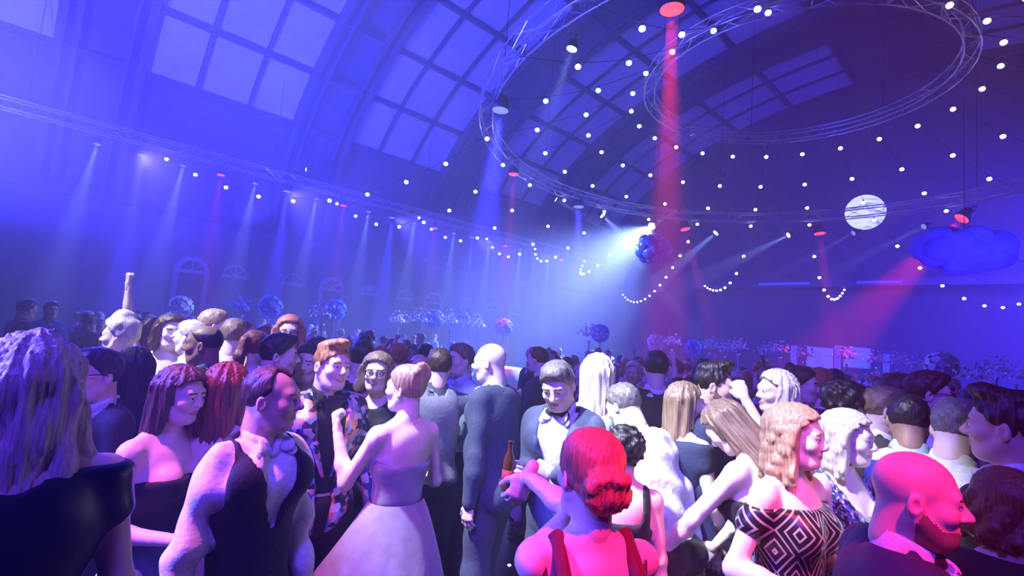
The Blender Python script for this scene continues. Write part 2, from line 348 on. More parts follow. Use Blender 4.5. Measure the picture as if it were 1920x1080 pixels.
# ------------------------------------------------------------------ people
CACHE = {}
def head_mesh(kind, h, beard, smile=False):
    key = ('head', kind, h, beard, smile)
    if key in CACHE: return CACHE[key]
    f = kind[0] == 'f'; s = 0.93 if f else 1.0
    jw = {'m': .057, 'n': .062, 'f': .049, 'g': .053}[kind[0]]; nose = {'m': .0, 'n': .003, 'f': -.004, 'g': 0}[kind[0]]
    P = [ell('s', (0, -.012, .034), (.076, .096, .087)), ell('s', (0, .03, -.035), (jw, .060, .078)), ell('s', (0, .058, -.094), (.026, .024, .022)),
         cone('s', (-.036, .072, .024), (.036, .072, .024), .017, .017), cone('s', (-.03, .02, -.085), (.03, .02, -.085), .028, .028)]
    for q in (-1, 1):
        P += [ell('s', (q * .038, .056, -.022), (.027, .028, .026)), cone('s', (q * .05, -.005, -.045), (q * .025, .045, -.095), .026, .022)]
    P += [dict(cone('s', (0, .084, .012), (0, .106 + nose, -.024), .009, .0135), k=.010), dict(cone('s', (-.011, .095, -.030), (.011, .095, -.030), .0085, .0085), k=.008)]
    P += [dict(ell('s', (0, .0815, -.0545), (.023, .012, .0055)), k=.006), dict(ell('s', (0, .0805, -.0655), (.019, .012, .0068)), k=.006)]
    for q in (-1, 1):
        P += [dict(ell('s', (q * .080, -.012, -.008), (.009, .019, .031), rx(-.15) @ rz(q * .35)), k=.008), dict(ell('s', (q * .074, -.005, -.012), (.014, .012, .018)), k=.012)]
    for q in (-1, 1): P += [dict(ell('e', (q * .031, .0800, .0105), (.0165, .0125, .0075), rx(.25)), k=.004), dict(ell('e', (q * .031, .0785, -.0065), (.0145, .010, .0045)), k=.004)]
    nr = .052 if f else .060
    P += [cone('s', (0, -.022, -.05), (0, -.045, -.19), nr * .97, nr), cone('s', (0, -.03, -.0), (0, -.05, -.12), .055, nr * .9)]
    if beard: P += [ell('s', (0, .050, -.085), (.045, .042, .040)), cone('s', (-.055, .0, -.05), (-.03, .045, -.09), .02, .026), cone('s', (.055, .0, -.05), (.03, .045, -.09), .02, .026)]
    C = [dict(ell('x', (q * .031, .098, .004), (.017, .016, .011)), k=.012) for q in (-1, 1)]
    C += [dict(ell('x', (0, .099, -.060), (.020, .010, .0018 + (.005 if smile else 0))), k=.004)]
    for q in (-1, 1): C.append(dict(ell('x', (q * .086, -.007, -.008), (.006, .009, .016), rz(q * .35)), k=.005))
    V, Q = solid([p for p in P if p['tag'] != 'e'], 0, h, .022, C + [p for p in P if p['tag'] == 'e'], box=(np.array([-.2, -.2, -.185]), np.array([.2, .2, .2])))
    c = V[Q].mean(1); x, y, z = np.abs(c[:, 0]), c[:, 1], c[:, 2]; mi = np.zeros(len(Q), int)
    lips = ((x / .024) ** 2 + ((z + .0600) / .0105) ** 2 < 1) & (y > .07); mi[lips] = 1
    mi[(np.abs(z - .024 - .10 * np.minimum(x - .012, .022) + .16 * np.maximum(0, x - .034)) < .0042) & (x > .012) & (x < .050) & (y > .06)] = 2
    if beard:
        b = (z < -.016 - .85 * np.clip(y, 0, .055)) & (y > -.004 + .5 * np.maximum(0, z + .05)) & (z > -.135) & (y > -.03 - .6 * (z + .06)); b &= ~lips
        b |= (x < .03) & (z < -.036) & (z > -.05) & (y > .075); mi[b] = 3
    CACHE[key] = (V * s, Q, mi, s); return CACHE[key]

def hair_prims(style):
    sk = lambda o: ell('h', (0, -.012, .036), (.076 + o, .096 + o, .087 + o)); line = lambda c: (lambda X, Y, Z: (Y - Z + c) * .707)
    strands = lambda n, a, zf=0.0: (lambda X, Y, Z: a * np.sin(n * np.arctan2(X, -(Y + .01)) + zf * Z) + a * .6 * np.sin((n * 1.7) * np.arctan2(X, -(Y + .01)) - 2.1 * zf * Z + 1.3))
    lump = lambda a, f: (lambda X, Y, Z: a * np.sin(f * X + 1) * np.sin(f * 1.1 * Y) * np.sin(f * .9 * Z + 2))
    face = lambda yy, hw=.058, top=.07: (lambda X, Y, Z: np.minimum(np.minimum(Y - yy, hw - np.abs(X)), top - Z))
    rnd = random.Random(hash(style) % 1000 if False else len(style) * 7 + ord(style[0]))
    P, C, D, k = [], [], [], .02
    if style == 'short': P = [sk(.011), ell('h', (0, .02, .098), (.066, .075, .034))]; C = [line(-.003)]; D = [lump(.006, 90)]
    elif style == 'quiff': P = [sk(.006), ell('h', (0, .028, .115), (.060, .070, .032), rx(.25)), ell('h', (0, -.03, .1), (.066, .07, .035))]; C = [line(-.008)]; D = [strands(16, .003), lump(.004, 80)]
    elif style == 'receding': P = [sk(.009)]; C = [line(.022), lambda X, Y, Z: np.minimum(Y - .015, np.abs(X) * -1 + .058) if False else np.minimum(Y - .02 - 3.0 * np.maximum(0, .03 - np.abs(X)), Z - .05)]; D = [lump(.004, 100)]
    elif style == 'buzz': P = [sk(.0035)]; C = [line(.012), lambda X, Y, Z: np.minimum(Z - .075, Y + .07)]
    elif style == 'crop': P = [sk(.009), ell('h', (0, .01, .09), (.062, .072, .032))]; C = [line(.004)]; D = [lump(.005, 105), lump(.003, 190)]
    elif style == 'curly': P = [sk(.024), ell('h', (0, -.03, .05), (.105, .115, .1))]; C = [line(.0)]; D = [lump(.016, 75)]
    elif style in ('long', 'straight', 'sleek', 'bell'):
        L = {'long': -.34, 'straight': -.24, 'sleek': -.30, 'bell': -.27}[style]; wd = {'long': .085, 'straight': .078, 'sleek': .072, 'bell': .135}[style]
        P = [sk(.017)]
        for q in (-1, 1): P += [cone('h', (q * .066, -.025, .04), (q * wd, -.045, L), .034, .030), cone('h', (q * .045, -.07, .03), (q * wd * .55, -.085, L - .02), .042, .034), cone('h', (q * .07, .005, .03), (q * .078, .01, -.12), .018, .012)]
        P += [cone('h', (0, -.08, .03), (0, -.095, L - .03), .045, .036)]
        C = [face(.028), lambda X, Y, Z: np.minimum((Y - Z + .004) * .7, Y - .035), lambda X, Y, Z: np.minimum(Y - .030, .05 - Z)]; D = [strands(44, .0022, 7), strands(13, .0035, -9), strands(75, .0011, 4)]
        if style == 'bell': D.append(lump(.010, 42))
    elif style in ('wavy', 'bob'):
        L = -.17 if style == 'wavy' else -.12
        P = [sk(.02), ell('h', (0, -.03, .05), (.098, .11, .085))]
        for a in range(15):
            t = math.radians(-104 + a * 208 / 14); cx, cy = math.sin(t), -math.cos(t); r0, r1 = .085, .098 + .012 * rnd.random()
            for j in range(5):
                z0 = .03 + (L - .03) * j / 5; z1 = .03 + (L - .03) * (j + 1) / 5; w0 = .011 * math.sin(j * 1.7 + a * 2.3); w1 = .011 * math.sin((j + 1) * 1.7 + a * 2.3)
                f0 = r0 + (r1 - r0) * j / 5 + w0; f1 = r0 + (r1 - r0) * (j + 1) / 5 + w1
                P.append(dict(cone('h', (cx * f0, -.01 + cy * f0 * 1.05, z0), (cx * f1 + .01 * math.sin(a), -.01 + cy * f1 * 1.05, z1), .026, .024 if j < 4 else .013), k=.010))
        C = [face(.030, .062, .078), lambda X, Y, Z: np.minimum((Y - Z + .004) * .7, Y - .035), lambda X, Y, Z: np.minimum(Y - .026 - .25 * np.maximum(Z, 0), .055 - Z)]; D = [strands(52, .0022, 22), strands(85, .0011, 12)]
    elif style in ('updo', 'twist'):
        P = [sk(.012), ell('h', (0, -.02, .07), (.082, .09, .065))]
        n = 16 if style == 'twist' else 9; c = np.array([0, -.105, -.015]) if style == 'twist' else np.array([0, -.075, .095]); R0 = .050 if style == 'twist' else .045
        for a in range(n):
            t0 = rnd.random() * 6.28; el = rnd.uniform(-1, 1); p = []
            for j in range(4):
                t = t0 + j * .55; e = el + j * .22; p.append(c + np.array([R0 * 1.25 * math.cos(t) * math.cos(e), R0 * .75 * math.sin(e) - .01, R0 * math.sin(t) * math.cos(e)]))
            for j in range(3): P.append(dict(cone('h', p[j], p[j + 1], .017, .015), k=.005))
        P.append(ell('h', c, (R0 * 1.1, R0 * .8, R0 * 1.1)))
        C = [line(-.004)]; D = [strands(46, .0018), strands(80, .0009, 9)]
        if style == 'twist': P += [dict(cone('h', (q * .06, -.03, .0), (q * .03, -.1, -.05), .02, .022), k=.01) for q in (-1, 1)] + [dict(cone('h', (q * .08, .02, .02), (q * .083, .03, -.09), .006, .004), k=.004) for q in (-1, 1)]
    elif style == 'pony':
        P = [sk(.011), ell('h', (0, -.11, .06), (.028, .03, .03)), cone('h', (0, -.125, .06), (0, -.155, -.05), .030, .036), cone('h', (0, -.155, -.05), (0, -.135, -.24), .036, .016)]
        C = [line(-.004)]; D = [strands(26, .003, 12)]
    elif style == 'cap':   # close crop with a hat-like volume on top
        P = [sk(.016), ell('h', (0, -.01, .085), (.092, .110, .062)), cone('h', (0, -.01, .10), (0, -.01, .125), .07, .07)]; C = [line(.01)]; D = [lump(.006, 60)]
    return P, C, D, k
def hair_mesh(style, h):
    key = ('hair', style, h)
    if key not in CACHE:
        P, C, D, k = hair_prims(style); V, Q = solid(P, 0, h, k, C, D); CACHE[key] = mesh_np('hair_' + style, V, Q)
    return CACHE[key]

def hand_mesh(pose, h):                        # right hand: fingers along +z, palm to -y, thumb to -x (inward); mirrored for the left
    key = ('hand', pose, h)
    if key in CACHE: return CACHE[key]
    P = [cone('h', (0, 0, -.045), (0, 0, .01), .024, .026), ell('h', (0, .0, .052), (.040, .016, .052)), cone('h', (-.030, 0, .088), (.030, 0, .080), .012, .011), ell('h', (-.022, -.008, .035), (.02, .014, .03))]
    curl = {'relax': (.30, .45, .35), 'fist': (1.35, 1.55, 1.0), 'grip': (.85, 1.0, .7), 'point': (1.3, 1.5, 1.0), 'flat': (.06, .10, .08), 'droop': (.55, .35, .25)}[pose]
    for i, (x, L) in enumerate(((-.030, .072), (-.0105, .081), (.0095, .075), (.029, .059))):
        c = curl if not (pose == 'point' and i == 0) else (.05, .08, .05)
        p = np.array([x, 0, .090 - .006 * abs(i - 1)]); a = 0.0; sp = (i - 1.4) * .07; r = .0100 if i < 3 else .0088
        for j in range(3):
            a += c[j] * (1 + .08 * i); l = L * (.46, .30, .24)[j]; d = np.array([sp * math.cos(a), -math.sin(a), math.cos(a)]); q = p + d * l
            P.append(dict(cone('h', p, q, r, r * .9), k=.004)); p = q; r *= .9
    t = {'fist': ((-.045, -.028, .055), (-.012, -.042, .075)), 'grip': ((-.055, -.03, .05), (-.045, -.055, .075)), 'point': ((-.045, -.028, .055), (-.014, -.04, .07))}.get(pose, ((-.055, -.016, .052), (-.066, -.024, .085)))
    P += [dict(cone('h', (-.028, -.004, .018), t[0], .0135, .0115), k=.010), dict(cone('h', t[0], t[1], .0112, .0095), k=.005)]
    V, Q = solid(P, 0, h, .010); CACHE[key] = (V, Q); return CACHE[key]

def frame_from(d, n):                          # columns x, y, z with z = d and y near n
    z = np.array(d, float); z /= np.linalg.norm(z); y = np.array(n, float) - z * (np.array(n) @ z)
    if np.linalg.norm(y) < 1e-4: y = np.array([0, 1.0, 0]) - z * z[1]
    y /= np.linalg.norm(y); x = np.cross(y, z); return np.stack([x, y, z], 1)

def skeleton(s):
    f = s['sex'] == 'f'; U = 1.66 if f else 1.75; bw = s.get('build', 1.0); lf, ls = s.get('lean', (0, 0)); tw = math.radians(s.get('twist', 0))
    Rh = ry(math.radians(ls) * .5) @ rx(-math.radians(lf) * .5); Rc = rz(tw) @ ry(math.radians(ls)) @ rx(-math.radians(lf))
    pel = np.array([0, 0, .53 * U]); k = {}
    if lf: pel = pel + np.array([0, -.10 * math.sin(math.radians(lf)), 0])
    waist = pel + Rh @ np.array([0, .0, .095 * U]); chest = waist + Rc @ np.array([0, .0, .105 * U]); NB = waist + Rc @ np.array([0, -.012, .205 * U])
    sw = (.095 if f else .098) * U * (1 + (bw - 1) * .4)
    P = []; B = (.94 if f else 1.0) * bw
    P.append(ell('pelvis', pel + Rh @ (0, 0, -.005 * U), (.098 * U * (1.02 if f else .96) * bw, .066 * U * bw, .078 * U), Rh)); P.append(ell('torso', waist, (.083 * U * B * (.88 if f else 1), .061 * U * B, .1 * U), Rh))
    P.append(ell('torso', chest, (.098 * U * B, .064 * U * B, .108 * U), Rc)); P.append(ell('torso', chest + Rc @ (0, -.014 * U, .045 * U), (.092 * U * B, .05 * U, .07 * U), Rc))
    if s.get('belly'): P.append(ell('torso', waist + Rh @ (0, .035 * U, -.01), (.08 * U, .06 * U * s['belly'], .09 * U), Rh))
    for q in (-1, 1):
        if f: P.append(ell('torso', chest + Rc @ (q * .043 * U, .052 * U, .0), (.036 * U, .032 * U, .040 * U), Rc))
        else: P.append(ell('torso', chest + Rc @ (q * .045 * U, .030 * U, .035 * U), (.048 * U, .038 * U, .042 * U), Rc))
        P.append(ell('pelvis', pel + Rh @ (q * .046 * U, -.038 * U, -.03 * U), (.050 * U * bw, .046 * U * bw, .052 * U), Rh))
    nr = (.052 if f else .060); head = s.get('head', (0, 0, 0))
    Rd = Rc @ rz(math.radians(head[0])) @ rx(math.radians(head[1])) @ ry(math.radians(head[2])); hs = .93 if f else 1.0
    HC = NB + Rc @ np.array([0, .012, .055]) + Rd @ np.array([0, .022, .118]) * hs
    P.append(cone('neck', NB + Rc @ (0, 0, -.03), HC + Rd @ (0, -.03, -.06), nr, nr * .95))
    arms = {}
    for side, q in (('L', -1), ('R', 1)):
        ud, fd = s.get(side, ((.16, .0, -1), (.10, .22, -1)))
        sh = NB + Rc @ np.array([q * sw, .0, -.026 * U]); lift = max(0, ud[2]) * .05
        sh = sh + Rc @ np.array([-q * lift * .5, 0, lift])
        u = Rc @ np.array([q * ud[0], ud[1], ud[2]], float); u /= np.linalg.norm(u); g = Rc @ np.array([q * fd[0], fd[1], fd[2]], float); g /= np.linalg.norm(g)
        if s.get('armworld'): u = np.array([q * ud[0], ud[1], ud[2]], float); u /= np.linalg.norm(u); g = np.array([q * fd[0], fd[1], fd[2]], float); g /= np.linalg.norm(g)
        el = sh + u * .172 * U; wr = el + g * .150 * U; a = (.80 if f else .86) * (1 + (bw - 1) * .6)
        P.append(cone('trap', NB + Rc @ (q * .02, -.012, .028), sh + Rc @ (-q * .02, -.008, .012), .035, .036 * (1 if not f else .9)))
        P.append(ell('shoulder', sh + u * .012, np.array((.045, .047, .052)) * (.98 if not f else .88) * (1 + (bw - 1) * .4)))
        P.append(cone('ua', sh, el, .053 * a, .041 * a)); P.append(cone('fa', el, el + (wr - el) * .35, .041 * a, .0415 * a)); P.append(cone('fa', el + (wr - el) * .35, wr, .0415 * a, .0265 * (.9 if f else 1)))
        arms[side] = (sh, el, wr, u, g)
    for side, q in (('L', -1), ('R', 1)):
        st = s.get('stance', .075); ff, kn = s.get('leg' + side, (0, 0)); hip = pel + Rh @ np.array([q * .052 * U, 0, -.015 * U]); ank = np.array([q * st * 1.15, ff - .02, .075]); knee = hip * .45 + ank * .55 + np.array([q * .01, .03 + kn, .0])
        P += [cone('thigh', hip, knee, .088 * bw * (1.0 if not f else .98), .056 * bw), cone('calf', knee, knee + (ank - knee) * .3 + np.array([0, -.012, 0]), .054 * bw, .058 * bw), cone('calf', knee + (ank - knee) * .3 + np.array([0, -.012, 0]), ank, .058 * bw, .036)]
        P += [cone('foot', ank + np.array([0, -.03, -.035]), ank + np.array([q * .02, .14, -.045]), .034, .028)]
        k['ank' + side] = ank
    k.update(P=P, Rc=Rc, Rh=Rh, pel=pel, waist=waist, chest=chest, NB=NB, HC=HC, Rd=Rd, hs=hs, U=U, arms=arms, f=f, sw=sw, nr=nr)
    k['top'] = HC + Rd @ np.array([0, -.01, .122]) * hs
    return k

def chestf(k):                                 # coordinates in the chest frame, origin at the neck base
    Rc, o = k['Rc'], k['NB']
    def g(X, Y, Z):
        x, y, z = X - o[0], Y - o[1], Z - o[2]
        return tuple(Rc[0, i] * x + Rc[1, i] * y + Rc[2, i] * z for i in range(3))
    return g
def folds(a, f, ph=0.0):
    return lambda X, Y, Z: (a * np.sin(f * (Z + .35 * X + .2 * Y) + ph + 2 * np.sin(f * .35 * X)) * np.sin(f * .41 * (X - Y) + .7 * ph)).astype(np.float32)

def garment(k, tags, cuts=(), h=.018, kk=.02, disp=None, extra=(), box=None):
    return solid(k['P'] + list(extra), lambda t: tags.get(t), h, kk, cuts, [disp] if disp else (), box, 3)
UPPER = ('torso', 'shoulder', 'trap')

def skirt_np(k, z0, r0, r1, flare=1.0, nf=14, fold=.08, zh=.015, sweep=(0, 0), n=56, m=16, squash=.80):
    V, Q = [], []; c0 = k['pel'].copy(); c0[2] = 0; cw = k['waist']
    for i in range(m + 1):
        t = i / m; z = z0 + (zh - z0) * t; g = t ** flare; cc = np.array([c0[0], c0[1]]) + np.array(sweep) * t ** 1.5
        w_ = max(0, (z - k['pel'][2])) / max(1e-3, (cw[2] - k['pel'][2])); cc = cc + (np.array([cw[0], cw[1]]) - c0[:2]) * min(1, w_)
        r = r0 + (r1 - r0) * g
        if t < .30: r = max(r, .098 * k['U'] * 1.08 * math.sin(min(1, t / .22) * 1.57) * (k['f'] and 1 or 1))
        for j in range(n):
            a = 2 * math.pi * j / n; ff = 1 + fold * t * (math.sin(nf * a + 1.2 * math.sin(3 * a) + t) + .5 * math.sin(nf * 1.9 * a + 2))
            sq = squash + (1 - squash) * t
            V.append((cc[0] + r * ff * math.cos(a), cc[1] + r * ff * sq * math.sin(a), z))
    for i in range(m):
        for j in range(n): Q.append((i * n + j, (i + 1) * n + j, (i + 1) * n + (j + 1) % n, i * n + (j + 1) % n))
    return np.array(V), np.array(Q)

def dress_parts(k, s, wr, h):
    """clothes of one person -> list of (part name, mesh, material)"""
    out = []; cf = chestf(k); U = k['U']; kind = wr[0]; mid = h > .025
    def add(n, VQ, m): out.append((n, mesh_np(n, VQ[0], VQ[1]), m))
    zc = lambda lim: (lambda X, Y, Z: cf(X, Y, Z)[2] - lim)
    below = lambda z: (lambda X, Y, Z: z - Z)
    ncut = lambda r, dy=0.0: dict(cone('x', k['NB'] + k['Rc'] @ np.array([0, dy, -.02]), k['HC'], r, r), k=.006)
    box = (np.array([-2, -2, -1.]), np.array([2, 2, 3.]))
    def trousers(m, top):
        add('trousers', garment(k, {'pelvis': .02, 'thigh': .022, 'calf': .026}, [lambda X, Y, Z: Z - top, below(.05)], h, .03, folds(.006, 26, 1)), m)
    def shoes():
        for q in 'LR':
            a = k['ank' + q]; sg = -1 if q == 'L' else 1
            V, Q = solid([cone('x', a + np.array([0, -.035, -.035]), a + np.array([sg * .02, .10, -.04]), .042, .038), cone('x', a + np.array([sg * .02, .10, -.04]), a + np.array([sg * .03, .17, -.05]), .038, .024)], 0, max(h, .018), .02, [lambda X, Y, Z: -Z])
            out.append(('shoe', mesh_np('shoe', V, Q), LEATHER))
    def collar(m, r=.0, lo=-.03, hi=.066, gap=True):
        n = k['nr'] + .008 + r; P = [cone('x', k['NB'] + k['Rc'] @ np.array([0, 0, lo]), k['NB'] + k['Rc'] @ np.array([0, .016, hi + .03]), n + .016, n)]
        cc = [lambda X, Y, Z: cf(X, Y, Z)[2] + .42 * (cf(X, Y, Z)[1]) - hi, lambda X, Y, Z: lo - cf(X, Y, Z)[2]]
        if gap: cc.append(lambda X, Y, Z: np.minimum(np.minimum(cf(X, Y, Z)[1], .010 + .45 * (cf(X, Y, Z)[2] + .0) - np.abs(cf(X, Y, Z)[0])), 1))
        add('collar', solid(P, 0, .009 if not mid else .014, .01, cc), m)
    def flaps(m):
        if mid: return
        for q in (-1, 1):
            R = k['Rc'] @ rz(q * .75) @ rx(.55); c = k['NB'] + k['Rc'] @ np.array([q * .050, k['nr'] + .022, .012])
            add('collar_flap', solid([ell('x', c, (.036, .008, .030), R @ ry(q * .5)), ell('x', c + k['Rc'] @ np.array([q * .022, .012, -.026]), (.020, .007, .022), R @ ry(q * .5))], 0, .006, .012), m)
    def neckwear(nm, m):
        o = k['NB'] + k['Rc'] @ np.array([0, k['nr'] + .018, .022]); Rc = k['Rc']
        if nm == 'bow':
            P = [ell('x', o, (.012, .012, .012))] + [cone('x', o + Rc @ np.array([q * .01, 0, 0]), o + Rc @ np.array([q * .05, -.01, 0]), .009, .022) for q in (-1, 1)]
            add('bow_tie', solid(P, 0, .008, .006), m)
        else:
            c = k['chest']; P = [ell('x', o + Rc @ np.array([0, 0, -.01]), (.018, .012, .02))]
            a = o + Rc @ np.array([0, .0, -.02]); b = c + Rc @ np.array([0, .064 * U + .035, .02]); e = k['waist'] + k['Rh'] @ np.array([0, .061 * U + .04, .02])
            P += [cone('x', a, b, .012, .020), cone('x', b, e, .020, .026)]; add('necktie', solid(P, 0, .009, .01), m)
    def vneck(zb, sl, w0=.0):
        return lambda X, Y, Z: (lambda q: np.minimum(q[1] + .01, (q[2] - zb) * sl + w0 - np.abs(q[0])))(cf(X, Y, Z))
    if kind in ('suit', 'tux'):
        m, sm, nk = wr[1], wr[2], wr[3]; zb = -.40 if not s.get('open') else -.9
        add('shirt', garment(k, {'torso': .010, 'trap': .008}, [ncut(k['nr'] + .002), zc(.03), lambda X, Y, Z: (k['pel'][2] - .03) - Z], h, .03), sm)
        ex = [] 
        jc = [ncut(k['nr'] + .020), vneck(zb, .23 if not s.get('open') else .085, 0), lambda X, Y, Z: .455 * U - Z, zc(.045)]
        add('jacket', garment(k, {'torso': .026, 'shoulder': .020, 'trap': .020, 'ua': .018, 'fa': .020, 'pelvis': .034}, jc, h, .03, folds(.007, 24, s.get('seed', 0))), m)
        collar(sm); flaps(sm); trousers(wr[4] if len(wr) > 4 else m, k['pel'][2] + .06); shoes()
        if not mid:     # lapels: two narrow folded strips beside the opening
            for q in (-1, 1):
                pts = [k['NB'] + k['Rc'] @ np.array([q * (k['nr'] + .022), -.01, .035]), k['NB'] + k['Rc'] @ np.array([q * .088, .072, -.07]), k['NB'] + k['Rc'] @ np.array([q * .075, .064 * U + .020, -.20]), k['NB'] + k['Rc'] @ np.array([q * .02, .064 * U + .028, zb + .06 if zb > -.6 else -.36])]
                P = [cone('x', pts[i], pts[i + 1], (.016, .024, .02)[i], (.024, .02, .010)[i]) for i in range(3)]
                add('lapel', solid(P, 0, .011, .01), wr[5] if len(wr) > 5 else m)
        if nk: neckwear(nk, CL['black'] if nk == 'bow' else CL['navy'])
    elif kind in ('waistcoat', 'shirt'):
        sm = wr[2] if kind == 'waistcoat' else wr[1]; tr = wr[3] if kind == 'waistcoat' else wr[2]
        add('shirt', garment(k, {'torso': .014, 'shoulder': .014, 'trap': .010, 'ua': .019, 'fa': .020, 'pelvis': .002}, [ncut(k['nr'] + .002), zc(.035), lambda X, Y, Z: (k['pel'][2] - .08) - Z], h, .03, folds(.017, 34, s.get('seed', 0) + 2)), sm)
        if not mid:
            for q in 'LR':
                sh, el, wr_, u_, g_ = k['arms'][q]; add('cuff', solid([cone('x', wr_ - g_ * .055, wr_ - g_ * .005, .045, .043)], 0, .009, .01, [lambda X, Y, Z, w0=wr_, g0=g_: np.abs((X - w0[0]) * g0[0] + (Y - w0[1]) * g0[1] + (Z - w0[2]) * g0[2] + .03) - .028]), sm)
        collar(sm, .003, -.03, .066); flaps(sm)
        if kind == 'waistcoat':
            arm = lambda q: dict(cone('x', k['arms'][q][0] + k['Rc'] @ np.array([(.045 if q == 'R' else -.045), 0, .09]), k['arms'][q][0] + k['Rc'] @ np.array([(.045 if q == 'R' else -.045), 0, -.10]), .083, .083), k=.01)
            add('waistcoat', garment(k, {'torso': .030, 'trap': .022, 'pelvis': .026, 'shoulder': .008}, [ncut(k['nr'] + .022), vneck(-.30, .33), arm('L'), arm('R'), lambda X, Y, Z: .50 * U - Z], h, .03, folds(.003, 22)), wr[1])
            for z in (-.34, -.42, -.50):
                if not mid: o = k['NB'] + k['Rc'] @ np.array([0, .064 * U + .036, z]); out.append(('button', sphere_mesh('button', .009, 8, 5), CL['charcoal'], o))
        trousers(tr, k['pel'][2] + .05); shoes()
        if len(wr) > 4 and wr[4]: neckwear(wr[4], CL['black'])
    elif kind == 'gown':
        # ('gown', bodice, skirt, neck style, hem radius, flare, fold)
        bm, skm, nk, hem, fl, fd = wr[1:7]; tags = {'torso': .014}; cuts = [zc(-.155) if nk in ('strapless',) else zc(-.03)]
        if nk == 'strapless': cuts = [lambda X, Y, Z: (lambda q: q[2] + .150 + .35 * np.maximum(0, -q[1] - .0) * (0 if s.get('highback') else 1) - .25 * np.maximum(0, q[1]) * .3)(cf(X, Y, Z))]
        ex = []
        if nk == 'cap': tags = {'torso': .014, 'shoulder': .012, 'trap': .008}; cuts = [ncut(k['nr'] + .045, .01), zc(-.01)]; ex = [cone('shoulder', k['arms'][q][0], k['arms'][q][0] + k['arms'][q][3] * .075, .045, .046) for q in 'LR']
        if nk == 'off': tags = {'torso': .014, 'shoulder': .012}; cuts = [zc(-.075)]; ex = [cone('shoulder', k['arms'][q][0] + k['arms'][q][3] * .05, k['arms'][q][0] + k['arms'][q][3] * .105, .046, .047) for q in 'LR']
        if nk == 'vback': tags = {'torso': .014, 'trap': .008}; cuts = [ncut(k['nr'] + .03), lambda X, Y, Z: (lambda q: np.minimum(-q[1] + .02, (q[2] + .42) * .33 - np.abs(q[0])))(cf(X, Y, Z)), lambda X, Y, Z: np.abs(cf(X, Y, Z)[0]) - .155]
        if nk == 'sleeve': tags = {'torso': .014, 'shoulder': .012, 'trap': .010, 'ua': .013, 'fa': .014}; cuts = [ncut(k['nr'] + .025, .012), zc(.02)]
        if nk == 'strap': tags = {'torso': .014, 'trap': .009}; cuts = [ncut(k['nr'] + .05, .02), zc(.03), lambda X, Y, Z: np.minimum(np.abs(cf(X, Y, Z)[0]) - .135, cf(X, Y, Z)[2] + .17), lambda X, Y, Z: np.minimum(np.minimum(cf(X, Y, Z)[2] + .14, .085 - np.abs(cf(X, Y, Z)[0])), 1)]
        wz = k['waist'][2] - .03; tight = fl > 1.6
        lo = wz - .02 if not tight else .44 * U
        if tight: tags.update({'pelvis': .014, 'thigh': .014})
        cuts.append(lambda X, Y, Z: lo - Z)
        add('bodice', garment(k, tags, cuts, h, .03, folds(.004 if nk != 'cap' else .006, 34, 1), ex), bm)
        if nk == 'vback':
            for q in (-1, 1):
                pp = [k['NB'] + k['Rc'] @ np.array(v) for v in ((q * .125, -.098, -.24), (q * .112, -.098, -.14), (q * .100, -.082, -.05), (q * .096, -.012, .030), (q * .096, .06, -.03), (q * .10, .095, -.12))]
                out.append(('strap', MB().tube(pp, [.03, .026, .022, .02, .02, .022], 8).mesh('strap', True), bm))
        if tight: add('skirt', skirt_np(k, lo + .06, .093 * U + .012, hem, fl, 9, fd, .02, s.get('sweep', (0, 0))), skm)
        else: add('skirt', skirt_np(k, wz + .01, .072 * U + .02, hem, fl, 13, fd, .015, s.get('sweep', (0, 0))), skm)
        if nk == 'cap' and not mid:
            R = random.Random(4); P = []
            for i in range(26):
                a = 2 * math.pi * i / 26; p = k['NB'] + k['Rc'] @ np.array([.13 * math.cos(a), .085 * math.sin(a) + .01, -.085 - .035 * abs(math.sin(a)) + R.uniform(-.01, .01)]); P.append(ell('x', p, (.02, .018, .016)))
            add('lace_trim', solid(P, 0, .010, .006), CL['lace'])
    return out

